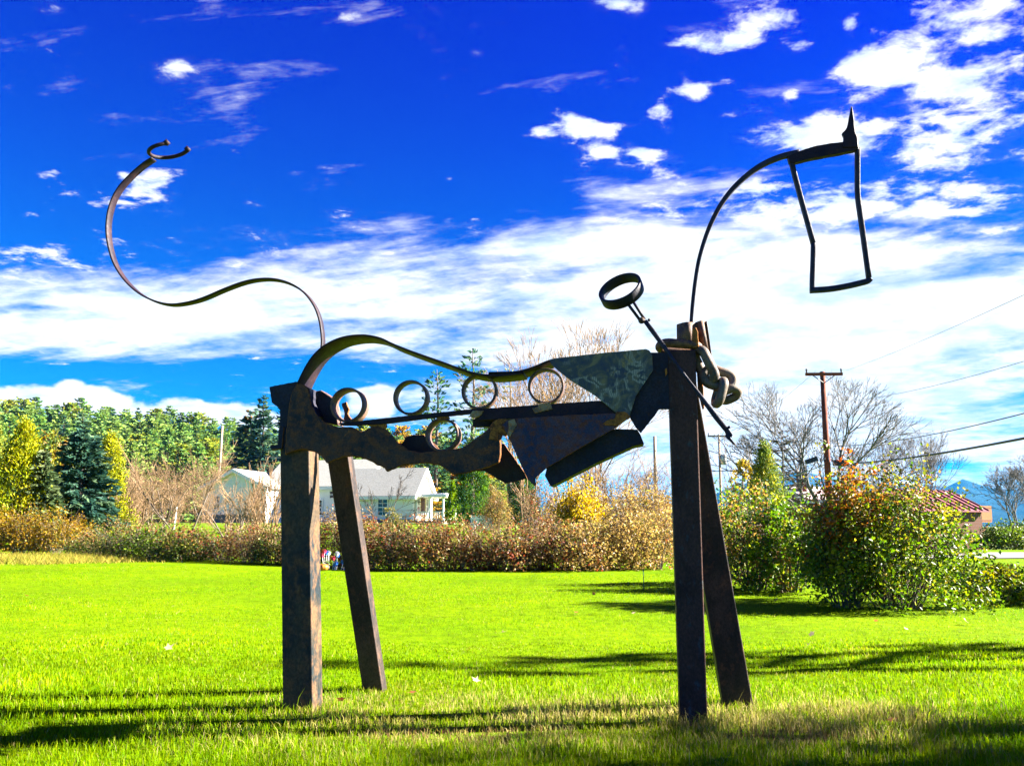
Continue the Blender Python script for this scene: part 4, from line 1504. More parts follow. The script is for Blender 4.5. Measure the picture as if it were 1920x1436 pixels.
# ------------------------------------------------------------------ poles and lines
def utility_pole(name, label, u, v_top, Y, r, mat, arm_px, arm_dv=6, tilt=0.0, tank=False, group=None, arm=True):
    o = on(u, Y=Y)
    H = ht(o, v_top)
    root = empty(name, o)
    tag(root, label, 'utility pole', group)
    b = B(); b.tube([(0, 0, -0.5), (0, 0, H * 0.5), (0, 0, H)], r, 12, radii=[r * 1.15, r, r * 0.82]); b.build('post', M[mat], root, smooth_=True)
    if arm:
        w = px_m(Y, arm_px); za = H - px_m(Y, arm_dv)
        b = B(); b.box((0, -r - 0.04, za), (w, 0.10, 0.13)); b.build('crossarm', M[mat], root)
        for s in (-1, 1):
            b = B(); b.tube([(s * w * 0.30, -r - 0.02, za - 0.05), (0, -r + 0.02, za - w * 0.24)], 0.022, 6); b.build('arm_brace', M['wire'], root)
        for s in (-0.47, 0.47):
            b = B(); b.tube([(s * w, -r - 0.04, za + 0.06), (s * w, -r - 0.04, za + 0.22), (s * w, -r - 0.04, za + 0.26)], 0.05, 8, radii=[0.03, 0.05, 0.02]); b.build('insulator', M['wire'], root)
    if tank:
        b = B(); zt = H - px_m(Y, 48); b.tube([(r + 0.18, -0.1, zt - 0.4), (r + 0.18, -0.1, zt + 0.35), (r + 0.18, -0.1, zt + 0.42)], 0.22, 10, radii=[0.22, 0.22, 0.12]); b.build('transformer', M['metal_grey'], root, smooth_=True)
    root.rotation_euler = (0, tilt, 0)
    return root, o, H


PY = 36.0
pole, po, pH = utility_pole('utility_pole', 'tall red-brown utility pole with crossarm behind the orange-topped shrub', 1560, 697, PY, 0.135, 'pole_red', 70, 6, tilt=R(-0.35))
for k, uu in enumerate((1530, 1588)):
    pass
b = B()
zc = ht(po, 868)
b.box((0.55, -0.1, zc), (0.62, 0.24, 0.26)); b.build('cable_splice', M['wire'], pole)
b = B(); b.box((-0.75, -0.1, zc + 0.12), (0.55, 0.16, 0.20), Matrix.Rotation(R(-18), 3, 'Y')); b.build('cable_splice', M['wire'], pole)
for i in range(5):
    b = B(); b.tube([(-0.35 + i * 0.17, -0.14, zc + 0.05), (-0.33 + i * 0.17, -0.14, zc + 0.22)], 0.03, 6); b.build('cable_clip', M['wire'], pole)
utility_pole('utility_pole', 'pale bare pole standing behind the tan brush beside the front legs', 1231, 818, 48, 0.11, 'pole_grey', 40, arm=False, tilt=R(0.2))
utility_pole('utility_pole', 'slim pale pole with crossarm and grey transformer right of front legs', 1355, 814, 62, 0.10, 'pole_grey', 44, 4, tank=True)
utility_pole('utility_pole', 'thin pale pole rising behind the house at the wooded hill', 405, 798, 82, 0.13, 'pole_grey', 20, arm=False, tilt=R(1.2))


def power_line(label, a, b_, sag, r, mat, n=24):
    b = B(); pts = []
    for i in range(n + 1):
        t = i / n
        p = a.lerp(b_, t); p.z -= sag * 4 * t * (1 - t)
        pts.append(p)
    b.tube(pts, r, 6)
    o = b.build('power_line', M[mat], None, smooth_=True)
    tag(o, label, 'power line', 'overhead lines along the road')


power_line('thick black cable sloping from red pole to the right edge', P(1585, 869, PY), P(2060, 793, 15), 0.15, 0.032, 'wire')
power_line('black wire above the thick cable at right', P(1563, 836, PY), P(2060, 737, 15), 0.25, 0.013, 'wire')
power_line('upper grey wire crossing the cloud at right', P(1590, 752, PY), P(2060, 634, 16), 0.2, 0.008, 'wire_grey')
power_line('faint top wire leaving the right end of the crossarm', P(1588, 694, PY), P(1990, 520, 16), 0.1, 0.006, 'wire_grey')
power_line('sagging wire between the red pole and the pole with a transformer', P(1551, 869, PY), P(1357, 914, 61.5), 0.35, 0.022, 'wire_grey')
power_line('thin straight wire just above the sagging one left of red pole', P(1551, 860, PY), P(1357, 902, 61.5), 0.1, 0.010, 'wire_grey')
power_line('thin wire from the crossarm of the red pole towards the left', P(1530, 695, PY), P(1345, 815, 61.5), 0.5, 0.007, 'wire_grey')
power_line('thin wire between the hillside pole and the farmhouse', P(406, 843, 82), P(560, 858, 74), 0.25, 0.03, 'wire_grey')

# ------------------------------------------------------------------ hillside forest (individual trees)
FV = []
vari = [('pine_tree', 'feathery green pine in the hillside wood', [((0.10, 0.20, 0.05), 3), ((0.15, 0.26, 0.055), 3), ((0.21, 0.29, 0.06), 1.8), ((0.06, 0.14, 0.045), 1.2)], 15, 5.0, 0.70, 0.0),
        ('pine_tree', 'pale green ragged pine in the hillside wood', [((0.18, 0.28, 0.07), 3), ((0.24, 0.32, 0.07), 2), ((0.12, 0.21, 0.055), 1)], 14, 5.2, 0.62, -0.15),
        ('larch_tree', 'yellow-green soft tree in the hillside wood', [((0.22, 0.27, 0.035), 3), ((0.30, 0.28, 0.035), 2), ((0.14, 0.21, 0.035), 2)], 12.5, 5.0, 0.55, -0.1),
        ('spruce_tree', 'dark narrow spruce in the hillside wood', [((0.025, 0.07, 0.04), 3), ((0.045, 0.10, 0.045), 2)], 14.5, 3.2, 0.85, 0.25),
        ('maple_tree', 'orange-brown leafy tree in the hillside wood', G_RUSTY, 11, 4.6, 0.45, -0.15)]
for i, (nm, lab, pal, H, Rb, pw, dr) in enumerate(vari):
    FV.append(conifer(nm, lab, 'tree', (0, -60, 0), H, Rb, 40 + i, pal, lab.replace('tall ', '') + 's', whorls=24, per=9, spray=0.60, dens=5.2, droop=dr, bare=0.06, power=pw, aspect=0.5, irregular=0.35))
g = np.random.default_rng(11)
used = [False] * len(FV)


def forest_tree(k, x, y, sc):
    t = FV[k] if not used[k] else copy_tree(FV[k])
    used[k] = True
    t.location = (x, y, float(gz(x, y)) - 0.1)
    t.rotation_euler = (0, 0, g.uniform(0, 6.28))
    t.scale = (sc * g.uniform(0.9, 1.15), sc * g.uniform(0.9, 1.15), sc)


top_u = [-300, 0, 60, 150, 250, 350, 430, 470, 530, 640, 760, 860, 940, 1010]
top_v = [738, 742, 749, 755, 762, 768, 782, 800, 806, 800, 795, 812, 850, 900]
for Y, n in ((92, 18), (104, 22), (116, 26), (130, 32), (146, 42), (162, 54)):
    for i in range(n):
        u = -160 + (i + g.uniform(0.1, 0.9)) * (1130 / n)
        p = on(u, Y=Y + g.uniform(-5, 5))
        want = np.interp(u, top_u, top_v) + (160 - Y) * 0.95 + g.normal() * 6 + 3
        if u > 560: want += (160 - Y) * 0.25
        h = ht(p, want)
        if h < 3.5: continue
        k = int(g.choice(5, p=[0.42, 0.35, 0.17, 0.06, 0.0] if u < 620 else [0.32, 0.32, 0.24, 0.04, 0.08]))
        H0 = vari[k][3]
        sc = h / H0
        if sc > 1.6: sc = 1.6 * g.uniform(0.95, 1.05)
        forest_tree(k, p.x, p.y, sc)

# ------------------------------------------------------------------ nearer trees
def put(u, Y, v_top):
    p = on(u, Y=Y)
    return p, ht(p, v_top)


p, h = put(485, 78, 741); conifer('spruce_tree', 'tall pointed dark spruce beside the upper hind leg', 'tree', p, h, 2.7, 61, G_SPRUCE, whorls=28, per=8, spray=0.55, dens=5, droop=0.35, power=0.8)
p, h = put(462, 80, 768); conifer('spruce_tree', 'dark spruce with orange-tinged flank left of the pointed spruce', 'tree', p, h, 3.0, 62, G_SPRUCE + [((0.20, 0.11, 0.03), 1)], whorls=22, per=8, spray=0.6, dens=5, droop=0.3, power=0.65)
p, h = put(526, 80, 752); conifer('spruce_tree', 'dark spruce mostly behind the rump bracket', 'tree', p, h, 2.6, 63, G_SPRUCE, whorls=24, per=8, spray=0.55, dens=5, droop=0.3, power=0.8)
p, h = put(143, 31, 806); conifer('spruce_tree', 'blue-green spruce with drooping boughs at left', 'tree', p, h, 1.75, 64, G_SPRUCE, whorls=34, per=9, spray=0.26, dens=7, droop=0.35, power=0.62)
p, h = put(142, 55, 770); conifer('spruce_tree', 'silvery slender spruce top behind the blue-green spruce', 'tree', p, h, 1.7, 65, [((0.06, 0.12, 0.07), 3), ((0.10, 0.17, 0.09), 2)], whorls=26, per=7, spray=0.35, dens=5, droop=0.2, power=0.8)
p, h = put(70, 26, 842); conifer('spruce_tree', 'young silver-tipped spruce between two yellow-green thujas', 'tree', p, h, 1.0, 66, [((0.09, 0.12, 0.05), 3), ((0.05, 0.08, 0.03), 3), ((0.13, 0.16, 0.07), 1)], whorls=24, per=8, spray=0.2, dens=6, droop=0.2, power=0.8)
p, h = put(28, 26, 800); plume_tree('thuja_tree', 'big yellow-green thuja at the left edge', 'tree', p, h, 1.25, 67, G_YEL, n=15000, leaf=0.10)
p, h = put(196, 33, 822); plume_tree('thuja_tree', 'yellow-gold thuja right of the blue-green spruce', 'tree', p, h, 1.15, 68, [((0.30, 0.29, 0.015), 3), ((0.20, 0.22, 0.012), 3), ((0.10, 0.13, 0.015), 1)], n=12000, leaf=0.11)
p, h = put(85, 40, 815); plume_tree('maple_tree', 'golden-green small tree on the slope at left', 'tree', p, h, 1.2, 69, G_LARCH + [((0.34, 0.20, 0.03), 2)], n=3500, leaf=0.2, shape='egg', needle=False)
p, h = put(-40, 30, 780); plume_tree('thuja_tree', 'tall green-gold evergreen cut by the left edge', 'tree', p, h, 1.4, 70, G_LARCH, n=8000, leaf=0.12)
# arborvitae by the porch
p, h = put(849, 62, 906); plume_tree('arborvitae', 'small bright green cone evergreen beside the porch', 'tree', p, h, 0.72, 71, [((0.16, 0.27, 0.008), 3), ((0.22, 0.32, 0.01), 2)], n=6500, leaf=0.13)
p, h = put(884, 60, 868); plume_tree('arborvitae', 'broad two-tone green evergreen right of the porch', 'tree', p, h, 1.20, 72, [((0.05, 0.12, 0.012), 3), ((0.10, 0.20, 0.012), 2.4), ((0.025, 0.07, 0.015), 2)], n=12000, leaf=0.14, shape='egg')
p, h = put(980, 56, 892); plume_tree('arborvitae', 'dark green evergreen below the violet plate', 'tree', p, h, 1.0, 73, [((0.025, 0.075, 0.012), 3), ((0.05, 0.12, 0.015), 2)], n=9000, leaf=0.13, shape='egg')
# open white pines seen between the rings
PP = [((0.035, 0.10, 0.055), 3), ((0.06, 0.14, 0.06), 2), ((0.12, 0.19, 0.06), 1)]
p, h = put(816, 96, 688); conifer('white_pine', 'open white pine seen right of the second ring', 'tree', p, h, 3.5, 74, PP, whorls=18, per=6, spray=0.62, dens=4.6, droop=-0.05, bare=0.30, power=0.55, tuft=True, trunk='bark')
p, h = put(884, 98, 652); conifer('white_pine', 'taller white pine rising behind the third ring', 'tree', p, h, 4.3, 75, PP, whorls=20, per=6, spray=0.66, dens=4.6, droop=0.0, bare=0.28, power=0.55, tuft=True, trunk='bark')
p, h = put(955, 98, 678); conifer('white_pine', 'thin pale pine between third and fourth rings', 'tree', p, h, 2.2, 76, [((0.12, 0.17, 0.05), 3), ((0.18, 0.20, 0.06), 2)], whorls=16, per=4, spray=0.45, dens=3.6, droop=0.0, bare=0.2, power=0.6, tuft=True, trunk='bark')
# bare trees
p, h = put(1078, 44, 588); fork_tree('bare_tree', 'tall fan-shaped leafless tree behind the shoulder plate', 'tree', p, h, 81, stems=6, ang=0.27, up=0.03, ratio=0.74, levels=6, r0=0.07, trunk=0.34, wide=0.22, mats=('bark_grey', 'bark_tan'), rmin=0.010, three=0.45)
p, h = put(985, 50, 655); fork_tree('bare_tree', 'pale leafless tree left of the fan-shaped one', 'tree', p, h, 82, stems=4, ang=0.30, up=0.03, ratio=0.74, levels=6, r0=0.06, trunk=0.34, wide=0.2, mats=('bark_tan', 'bark_tan'), rmin=0.009)
p, h = put(1532, 50, 704); fork_tree('bare_tree', 'tall spreading leafless maple left of the red pole', 'tree', p, h, 83, stems=2, ang=0.36, up=0.02, ratio=0.78, levels=8, r0=0.20, trunk=0.30, wide=0.20, rmin=0.011, xs=1.1)
p, h = put(1612, 54, 758); fork_tree('bare_tree', 'leaning leafless tree right of the red pole', 'tree', p, h, 84, stems=2, ang=0.42, up=0.02, ratio=0.77, levels=7, r0=0.14, trunk=0.28, wide=0.35, rmin=0.011, xs=1.15)
p, h = put(1577, 52, 800); bare_tree('bare_tree', 'slim leafless sapling just right of the red pole', 'tree', p, h, 85, spread=0.5, up=0.08, kids=4, ratio=0.4, levels=3, r0=0.07, rmin=0.008)
for k, (u, Y, vt) in enumerate(((1700, 60, 800), (1738, 58, 790))):
    p, h = put(u, Y, vt)
    fork_tree('bare_tree', ('faint thin leafless tree above the orange-topped shrub', 'forked leafless tree above the right bush')[k], 'tree', p, h, 86 + k, stems=2 + k, ang=0.26, up=0.04, ratio=0.74, levels=6, r0=0.07, trunk=0.34, wide=0.12, rmin=0.009)
p, h = put(1918, 40, 838); fork_tree('bare_tree', 'fine-twigged leafless tree at the right edge', 'tree', p, h, 88, stems=3, ang=0.40, up=0.02, ratio=0.77, levels=7, r0=0.06, trunk=0.28, wide=0.4, rmin=0.008)
p, h = put(1405, 55, 815); bare_tree('bare_tree', 'leafless sapling behind the yellow-leaved tree', 'tree', p, h, 89, stems=2, spread=0.4, kids=5, ratio=0.5, levels=3, r0=0.05, mats=('bark_grey', 'bark_tan'), rmin=0.008)
p, h = put(1473, 46, 804); conifer('dead_spruce', 'sparse dying grey spruce left of the leafless maple', 'tree', p, h, 2.1, 90, [((0.10, 0.085, 0.07), 3), ((0.07, 0.075, 0.05), 2)], whorls=24, per=5, spray=0.22, dens=3.2, droop=0.30, bare=0.15, power=0.75, trunk='bark_grey', aspect=0.22)
p, h = put(1440, 34, 836); plume_tree('cedar_tree', 'olive green cone cedar behind the right shrubs', 'tree', p, h, 1.25, 91, [((0.12, 0.18, 0.025), 3), ((0.19, 0.22, 0.03), 2), ((0.32, 0.28, 0.025), 1)], n=10000, leaf=0.11)
p, h = put(1397, 36, 868); plume_tree('birch_tree', 'narrow yellow-leaved tree beside the olive cedar', 'tree', p, h, 0.75, 92, [((0.42, 0.30, 0.03), 3), ((0.36, 0.27, 0.06), 2), ((0.20, 0.20, 0.03), 1)], n=2600, leaf=0.14, shape='egg', needle=False)
# left thicket of leafless shrubs and small trees
for k, (u, Y, vt, st, lab) in enumerate(((247, 34, 862, 5, 'crooked pale-barked leafless tree right of the thujas'), (292, 38, 850, 4, 'spreading leafless apple tree in front of the brush'),
                                         (345, 36, 812, 2, 'taller leafless tree with upright limbs before the house'), (430, 32, 880, 5, 'tangled leafless tree covering the house gable'),
                                         (478, 28, 862, 7, 'clump of pale upright stems left of the hind leg'), (512, 30, 842, 6, 'pale twiggy clump against the hind leg'))):
    p, h = put(u, Y, vt)
    bare_tree('bare_tree', lab, 'tree', p, h, 100 + k, stems=st, spread=0.55 if k < 4 else 0.30, up=0.05, kids=6 if k < 3 else 4, ratio=0.62, levels=3, r0=0.045 if k < 4 else 0.025, wide=0.45 if k < 4 else 0.16,
              mats=('bark_tan' if k in (0, 4, 5) else 'bark', 'bark_tan'), rmin=0.006)
for k, (u, Y, vt, rx) in enumerate(((255, 56, 868, 2.4), (320, 60, 862, 2.6), (385, 64, 868, 2.3), (430, 84, 858, 3.2), (500, 86, 850, 3.2))):
    p, h = put(u, Y, vt)
    shrub('brush_clump', ('pinkish tan brush behind the thuja', 'tan brush behind the apple tree', 'tan brush left of the gable', 'brown brush above the house gable', 'brown brush behind the hind leg top')[k],
          'shrub', p, rx, rx * 0.8, h, 110 + k, [((0.30, 0.18, 0.09), 3), ((0.24, 0.14, 0.06), 2), ((0.30, 0.22, 0.08), 1)], 'tan brush beyond the hedge', n=700, leaf=0.13, stems=52, stem_mat='bark_tan', twigs=380, stem_r=0.015, leafaspect=0.3)
# small leafless tree before the house wing, and yellow-olive shrub under the window
p, h = put(708, 40, 865); bare_tree('bare_tree', 'small dark leafless tree in front of the farmhouse wing', 'tree', p, h, 120, stems=2, spread=0.6, up=0.05, kids=5, ratio=0.6, levels=3, r0=0.035, wide=0.3, mats=('bark', 'bark_dark'), rmin=0.007)
p, h = put(737, 36, 958); shrub('round_shrub', 'olive pointed shrub under the farmhouse window', 'shrub', p, 0.62, 0.6, h, 121, [((0.17, 0.16, 0.03), 3), ((0.12, 0.13, 0.03), 2), ((0.24, 0.19, 0.05), 1)], n=2200, leaf=0.08)
# yellow maple and neighbours in the middle
p, h = put(1080, 25.5, 880)
mt, sg = bare_tree('maple_tree', 'golden yellow maple with dark trunks below the belly plates', 'tree', p, h, 122, stems=4, spread=0.6, up=0.03, kids=6, ratio=0.6, levels=3, r0=0.055, wide=0.35, mats=('bark_dark', 'bark'), rmin=0.006)
gg = np.random.default_rng(123)
tip = np.array([s[1] for s in sg if s[4] >= 2 and s[1][2] > h * 0.42])
tip = tip[np.abs(tip[:, 0]) < 1.9]
cc = tip[gg.integers(0, len(tip), 300)]
C = (cc[:, None] + gg.normal(size=(300, 14, 3)) * np.array([0.13, 0.13, 0.09])).reshape(-1, 3)
V, F = leaf_quads(C, 0.080, gg, None, 0, 0.75, 0.3)
obj_np('foliage', V, F, M['leaf'], mt, tint=np.repeat(np.repeat(pick(G_GOLD, 300, gg), 14, 0), 4, 0))
for k, (u, Y, vt, st, lab) in enumerate(((1022, 32, 880, 2, 'forked dark trunk left of the golden maple'), (1140, 30, 800, 5, 'arching leafless tree right of the golden maple'),
                                         (1195, 33, 828, 5, 'leafless tree leaning towards the pale pole'), (1238, 34, 850, 3, 'thin leafless tree beside the front leg'))):
    p, h = put(u, Y, vt)
    bare_tree('bare_tree', lab, 'tree', p, h, 130 + k, stems=st, spread=0.5, up=0.03, kids=6, ratio=0.62, levels=3, r0=0.04, wide=0.45, mats=('bark_dark' if k == 0 else 'bark', 'bark_tan'), rmin=0.005)
for k, (u, Y, vt, rx, pal, lab) in enumerate(((932, 42, 915, 0.85, G_TAN, 'tan shrub between the two dark evergreens'), (1015, 34, 905, 0.9, G_BROWN, 'russet shrub right of the dark evergreen'),
                                              (1120, 27, 920, 1.0, G_TAN, 'straw-coloured brush under the golden maple'), (1165, 28, 915, 1.1, G_TAN, 'straw-coloured brush below the arching leafless tree'),
                                              (1215, 27, 920, 1.0, G_TAN, 'straw-coloured brush in front of the pale pole'), (1255, 29, 930, 1.0, G_TAN, 'straw-coloured brush against the front leg'),
                                              (1060, 36, 915, 1.1, G_TAN + G_GOLD, 'yellowish brush behind the golden maple'))):
    p, h = put(u, Y, vt)
    shrub('brush_clump', lab, 'shrub', p, rx, rx * 0.8, h, 140 + k, pal, 'tan brush beyond the hedge', n=3600, leaf=0.095, stems=44, stem_mat='bark_tan', twigs=260, stem_r=0.009, leafaspect=0.4)

# ------------------------------------------------------------------ hedge along the lawn edge
HED = [(150, 1058, 1000, 62, G_HEDGE, 'dark green low shrub at the left end of the hedge'), (212, 1060, 985, 60, G_HEDGE, 'green and brown shrub right of the hedge end'),
       (272, 1061, 978, 62, [((0.08, 0.15, 0.01), 3), ((0.13, 0.19, 0.012), 2), ((0.04, 0.07, 0.01), 2)], 'leafy bright green shrub in the left hedge'), (335, 1063, 1000, 58, G_HEDGE, 'dark shrub below the bright green one'),
       (395, 1065, 1005, 60, G_HEDGE + G_BROWN, 'low brown-green shrub under the house gable'), (450, 1067, 990, 55, G_BROWN, 'brown shrub with red leaves left of the hind leg'),
       (505, 1068, 985, 55, G_HEDGE, 'shrub with grassy tufts at the hind leg'), (560, 1069, 975, 52, G_BROWN, 'shrub hidden by the near hind leg'), (622, 1070, 965, 50, G_BROWN, 'russet shrub framed by the two hind legs'),
       (676, 1071, 972, 50, G_BROWN, 'red-leaved shrub behind the leaning hind leg'), (728, 1072, 985, 50, G_BROWN + G_HEDGE, 'olive-brown shrub right of the leaning hind leg'), (792, 1073, 963, 62, G_BROWN, 'rusty shrub in front of the porch'),
       (850, 1073, 985, 55, G_BROWN, 'red-brown shrub below the cone evergreen'), (905, 1074, 982, 55, G_BROWN, 'brown shrub below the broad evergreen'), (962, 1075, 985, 58, G_BROWN, 'red-flecked shrub below the dark evergreen'),
       (1020, 1075, 978, 58, G_BROWN, 'brown shrub left below the golden maple'), (1082, 1075, 982, 60, G_TAN + G_BROWN, 'tawny shrub below the golden maple'), (1140, 1075, 972, 60, G_TAN, 'pale straw shrub right below the golden maple'),
       (1195, 1074, 968, 58, G_TAN, 'pale straw shrub near the garden stake'), (1245, 1072, 975, 55, G_TAN + G_BROWN, 'russet shrub against the front leg')]
gh = np.random.default_rng(77)
for k, (u, vf, vt, w, pal, lab) in enumerate(HED):
    p = on(u, vf - 3); p.y += 0.55 + gh.uniform(-0.1, 0.5); p.z = float(gz(p.x, p.y)); h = ht(p, vt + gh.uniform(-16, 12))
    shrub('hedge_shrub', lab, 'shrub', p, px_m(p.y, w) * gh.uniform(0.85, 1.1), 0.75, h, 200 + k, pal, 'shrubs along the far edge of the lawn', n=3600, leaf=float(gh.uniform(0.052, 0.075)), stems=30, stem_mat='bark_tan' if k % 3 == 0 else 'bark', twigs=150,
          stem_r=0.008, flat=0.12, tops=(G_BROWN if u < 1050 else G_TAN, 0.72, None), shell=0.62, bushy=0.13, foot=0.02, low=0.28)
# golden rough growth at left
for k, (u, vf, vt, w, lab) in enumerate(((20, 1052, 955, 60, 'golden brown bush at the left edge'), (85, 1052, 960, 55, 'golden brown bush below the young spruce'), (-50, 1052, 950, 60, 'golden bush cut by the left edge'))):
    p = on(u, vf); p.y += 0.6; h = ht(p, vt)
    shrub('golden_bush', lab, 'shrub', p, px_m(p.y, w), 0.8, h, 230 + k, [((0.36, 0.22, 0.02), 3), ((0.28, 0.16, 0.02), 2), ((0.22, 0.20, 0.02), 2), ((0.14, 0.07, 0.02), 1)], 'golden bushes at the left', n=4200, leaf=0.06, stems=24, flat=0.3, twigs=60, stem_r=0.008)

# ------------------------------------------------------------------ big shrubs at right
p = on(1742, 1150); p.y += 0.75
h = ht(p, 905)
shrub('big_bush', 'big round bush with small glossy yellow-green leaves at right', 'bush', p, 1.02, 1.0, h, 300, G_LILAC, n=14500, leaf=0.050, stems=70, stem_mat='bark', stem_r=0.011, shell=0.55, bushy=0.085,
      tops=([((0.24, 0.22, 0.02), 3), ((0.15, 0.19, 0.02), 2), ((0.40, 0.19, 0.045), 2)], 0.74, None), foot=0.03)
p = on(1618, 1142); p.y += 0.35; h = ht(p, 884)
shrub('orange_topped_shrub', 'tall shrub with orange-brown top leaves in front of the red pole', 'bush', p, 0.60, 0.5, h, 301, G_LILAC, n=8500, leaf=0.056, stems=44, stem_r=0.011, shell=0.5, bushy=0.10, foot=0.25, flat=0.15, tops=(G_ORANGE, 0.50, None))
p = on(1672, 1128); p.y += 0.5; h = ht(p, 866)
shrub('leafy_sapling', 'thin sapling of large pale green leaves poking above the orange top', 'bush', p, 0.22, 0.2, h, 306, [((0.16, 0.26, 0.03), 3), ((0.10, 0.18, 0.02), 2)], n=170, leaf=0.085, stems=5, stem_r=0.008, bushy=0.07, foot=0.72, shell=0.0)
p = on(1440, 1112); p.y += 0.7; h = ht(p, 912)
shrub('shrub', 'mixed shrub with orange and green leaves nearest the front legs', 'bush', p, 0.72, 0.7, h, 302, G_LILAC + [((0.50, 0.26, 0.07), 5)], n=5200, leaf=0.062, stems=34, stem_r=0.013, shell=0.5, bushy=0.10)
p = on(1380, 1102); p.y += 0.9; h = ht(p, 930)
shrub('shrub', 'green shrub half hidden by the leaning front leg', 'bush', p, 0.62, 0.7, h, 303, [((0.09, 0.18, 0.01), 3), ((0.15, 0.24, 0.012), 2), ((0.24, 0.28, 0.02), 1.4)], n=4600, leaf=0.062, stems=26, stem_r=0.012, shell=0.5, bushy=0.10)
p = on(1520, 1118); p.y += 0.9; h = ht(p, 938)
shrub('shrub', 'leafy green shrub between the mixed shrub and the big bush', 'bush', p, 0.68, 0.7, h, 304, [((0.08, 0.18, 0.01), 3), ((0.14, 0.24, 0.012), 2), ((0.24, 0.28, 0.02), 1.4)], n=4800, leaf=0.065, stems=30, stem_r=0.013, shell=0.5, bushy=0.10)
p = on(1900, Y=37); h = ht(p, 984)
shrub('shrub', 'dark green shrub beyond the road at the right edge', 'bush', p, 1.7, 1.0, h, 305, [((0.07, 0.13, 0.012), 3), ((0.12, 0.18, 0.015), 2), ((0.20, 0.23, 0.02), 1)], n=5200, leaf=0.11, stems=24, shell=0.7, low=0.2)
p = on(1885, 1118); p.y += 0.3; h = ht(p, 1062)
shrub('shrub', 'low yellow-green shrub at the right foot of the big bush', 'bush', p, 0.8, 0.6, h, 307, G_YEL + G_LILAC, n=4200, leaf=0.055, stems=24, shell=0.6, flat=0.2)
p = on(1935, 1135); h = ht(p, 1085)
shrub('shrub', 'low shrub cut by the right edge', 'bush', p, 0.4, 0.4, h, 308, G_LILAC, n=1500, leaf=0.05, stems=12, shell=0.6)

# trees standing outside the frame on the right, whose shade falls across the lawn
SHADE = [(9.8, 2.85, 8.2, 2.2), (13.0, 2.85, 10.4, 2.6), (7.4, 2.4, 4.8, 1.6), (13.6, 7.85, 8.7, 0.42), (9.0, 6.95, 5.2, 0.42), (14.0, 12.2, 7.0, 1.2), (16.0, 4.85, 11.2, 1.0)]
for k, (x, y, H_, rr) in enumerate(SHADE):
    lab = ('leafy roadside tree outside the picture shading the front grass', 'smaller leafy tree outside the picture near the road', 'broad leafy tree outside the picture, farthest from the sculpture',
           'slender tree outside the picture casting the long lawn shadow', 'second slender tree outside the picture', 'round tree outside the picture beyond the big bush', 'tall narrow leafy tree outside the picture behind the shade trees')[k]
    plume_tree('roadside_tree', lab, 'tree', (x, y, -0.05), H_, rr, 400 + k, G_LILAC, n=int(900 * max(rr, 0.9) * H_ * 0.36), leaf=0.18 if rr > 0.5 else 0.13, shape='egg', needle=False)

# ------------------------------------------------------------------ small things
o = GP(1207, 1105)
st = B(); hs = px_m(o.y, 33); st.tube([(0, 0, -0.05), (0, 0, hs)], 0.007, 6); st.tube([(0, 0, hs), (0, 0, hs + 0.03)], 0.012, 6)
q = st.build('garden_stake', mat_plain('green_stake', (0.02, 0.10, 0.05), 0.5, 0.4, 0.1), None); q.location = o
tag(q, 'thin dark green stake standing in the lawn left of front legs', 'stake')

# bright bunch by the hedge, and a pumpkin
o = on(626, 1068); o.y -= 0.15
root = empty('pinwheel_bunch', o); tag(root, 'bunch of blue, red and white pinwheels stuck by the hedge', 'ornament')
cols = {'blue': (0.02, 0.16, 0.62), 'red': (0.62, 0.03, 0.08), 'white': (0.75, 0.72, 0.78)}
for k_, c_ in cols.items():
    M['pin_' + k_] = mat_plain('pinwheel_' + k_, c_, 0.4, 0.5, 0.1)
gp = random.Random(5)
for i in range(13):
    nm = ['blue', 'blue', 'red', 'white', 'red', 'blue', 'white', 'red', 'blue', 'blue', 'red', 'white', 'blue'][i]
    x = gp.uniform(-0.30, 0.34); z = gp.uniform(0.12, 0.42) + (0.08 if nm == 'red' else 0)
    b = B(); c_ = Vector((x, gp.uniform(-0.1, 0.1), z)); r_ = 0.065
    for a in range(6):
        t0 = a * math.pi / 3
        p0 = c_; p1 = c_ + Vector((math.cos(t0) * r_, -0.02, math.sin(t0) * r_)); p2 = c_ + Vector((math.cos(t0 + 0.9) * r_ * 0.8, 0.02, math.sin(t0 + 0.9) * r_ * 0.8))
        b.add([p0, p1, p2, p1 + Vector((0, 0.012, 0)), p2 + Vector((0, 0.012, 0))], [(0, 1, 2), (1, 3, 4, 2)])
    w_ = b.build('pinwheel', M['pin_' + nm], root, fix=False)
    b = B(); b.tube([c_ + Vector((0, 0.03, 0)), (x * 0.8, c_.y + 0.03, -0.03)], 0.006, 5); b.build('stick', M['trim'], w_)
o = on(611, 1070); o.y -= 0.25
root = empty('pumpkin', o); tag(root, 'orange pumpkin on the grass beside the pinwheels', 'pumpkin')
b = B(); V = []; F = []; n, m = 24, 10
for j in range(m + 1):
    ph = math.pi * j / m
    for i in range(n):
        a = 2 * math.pi * i / n
        rr = 0.115 * math.sin(ph) * (1 + 0.07 * math.cos(a * 8)) + 1e-4
        V.append((rr * math.cos(a), rr * math.sin(a), 0.085 - 0.085 * math.cos(ph) * (1 - 0.25 * math.exp(-(math.sin(ph) * 3) ** 2))))
for j in range(m):
    for i in range(n):
        F.append((j * n + i, j * n + (i + 1) % n, (j + 1) * n + (i + 1) % n, (j + 1) * n + i))
b.add(V, F); b.build('body', mat_plain('pumpkin_skin', (0.42, 0.13, 0.015), 0.5, 0.4, 0.2, 10), root, smooth_=True)
b = B(); b.tube([(0, 0, 0.14), (0.01, 0, 0.18), (0.03, 0, 0.21)], 0.014, 6, radii=[0.02, 0.014, 0.012]); b.build('stem', M['bark'], root)

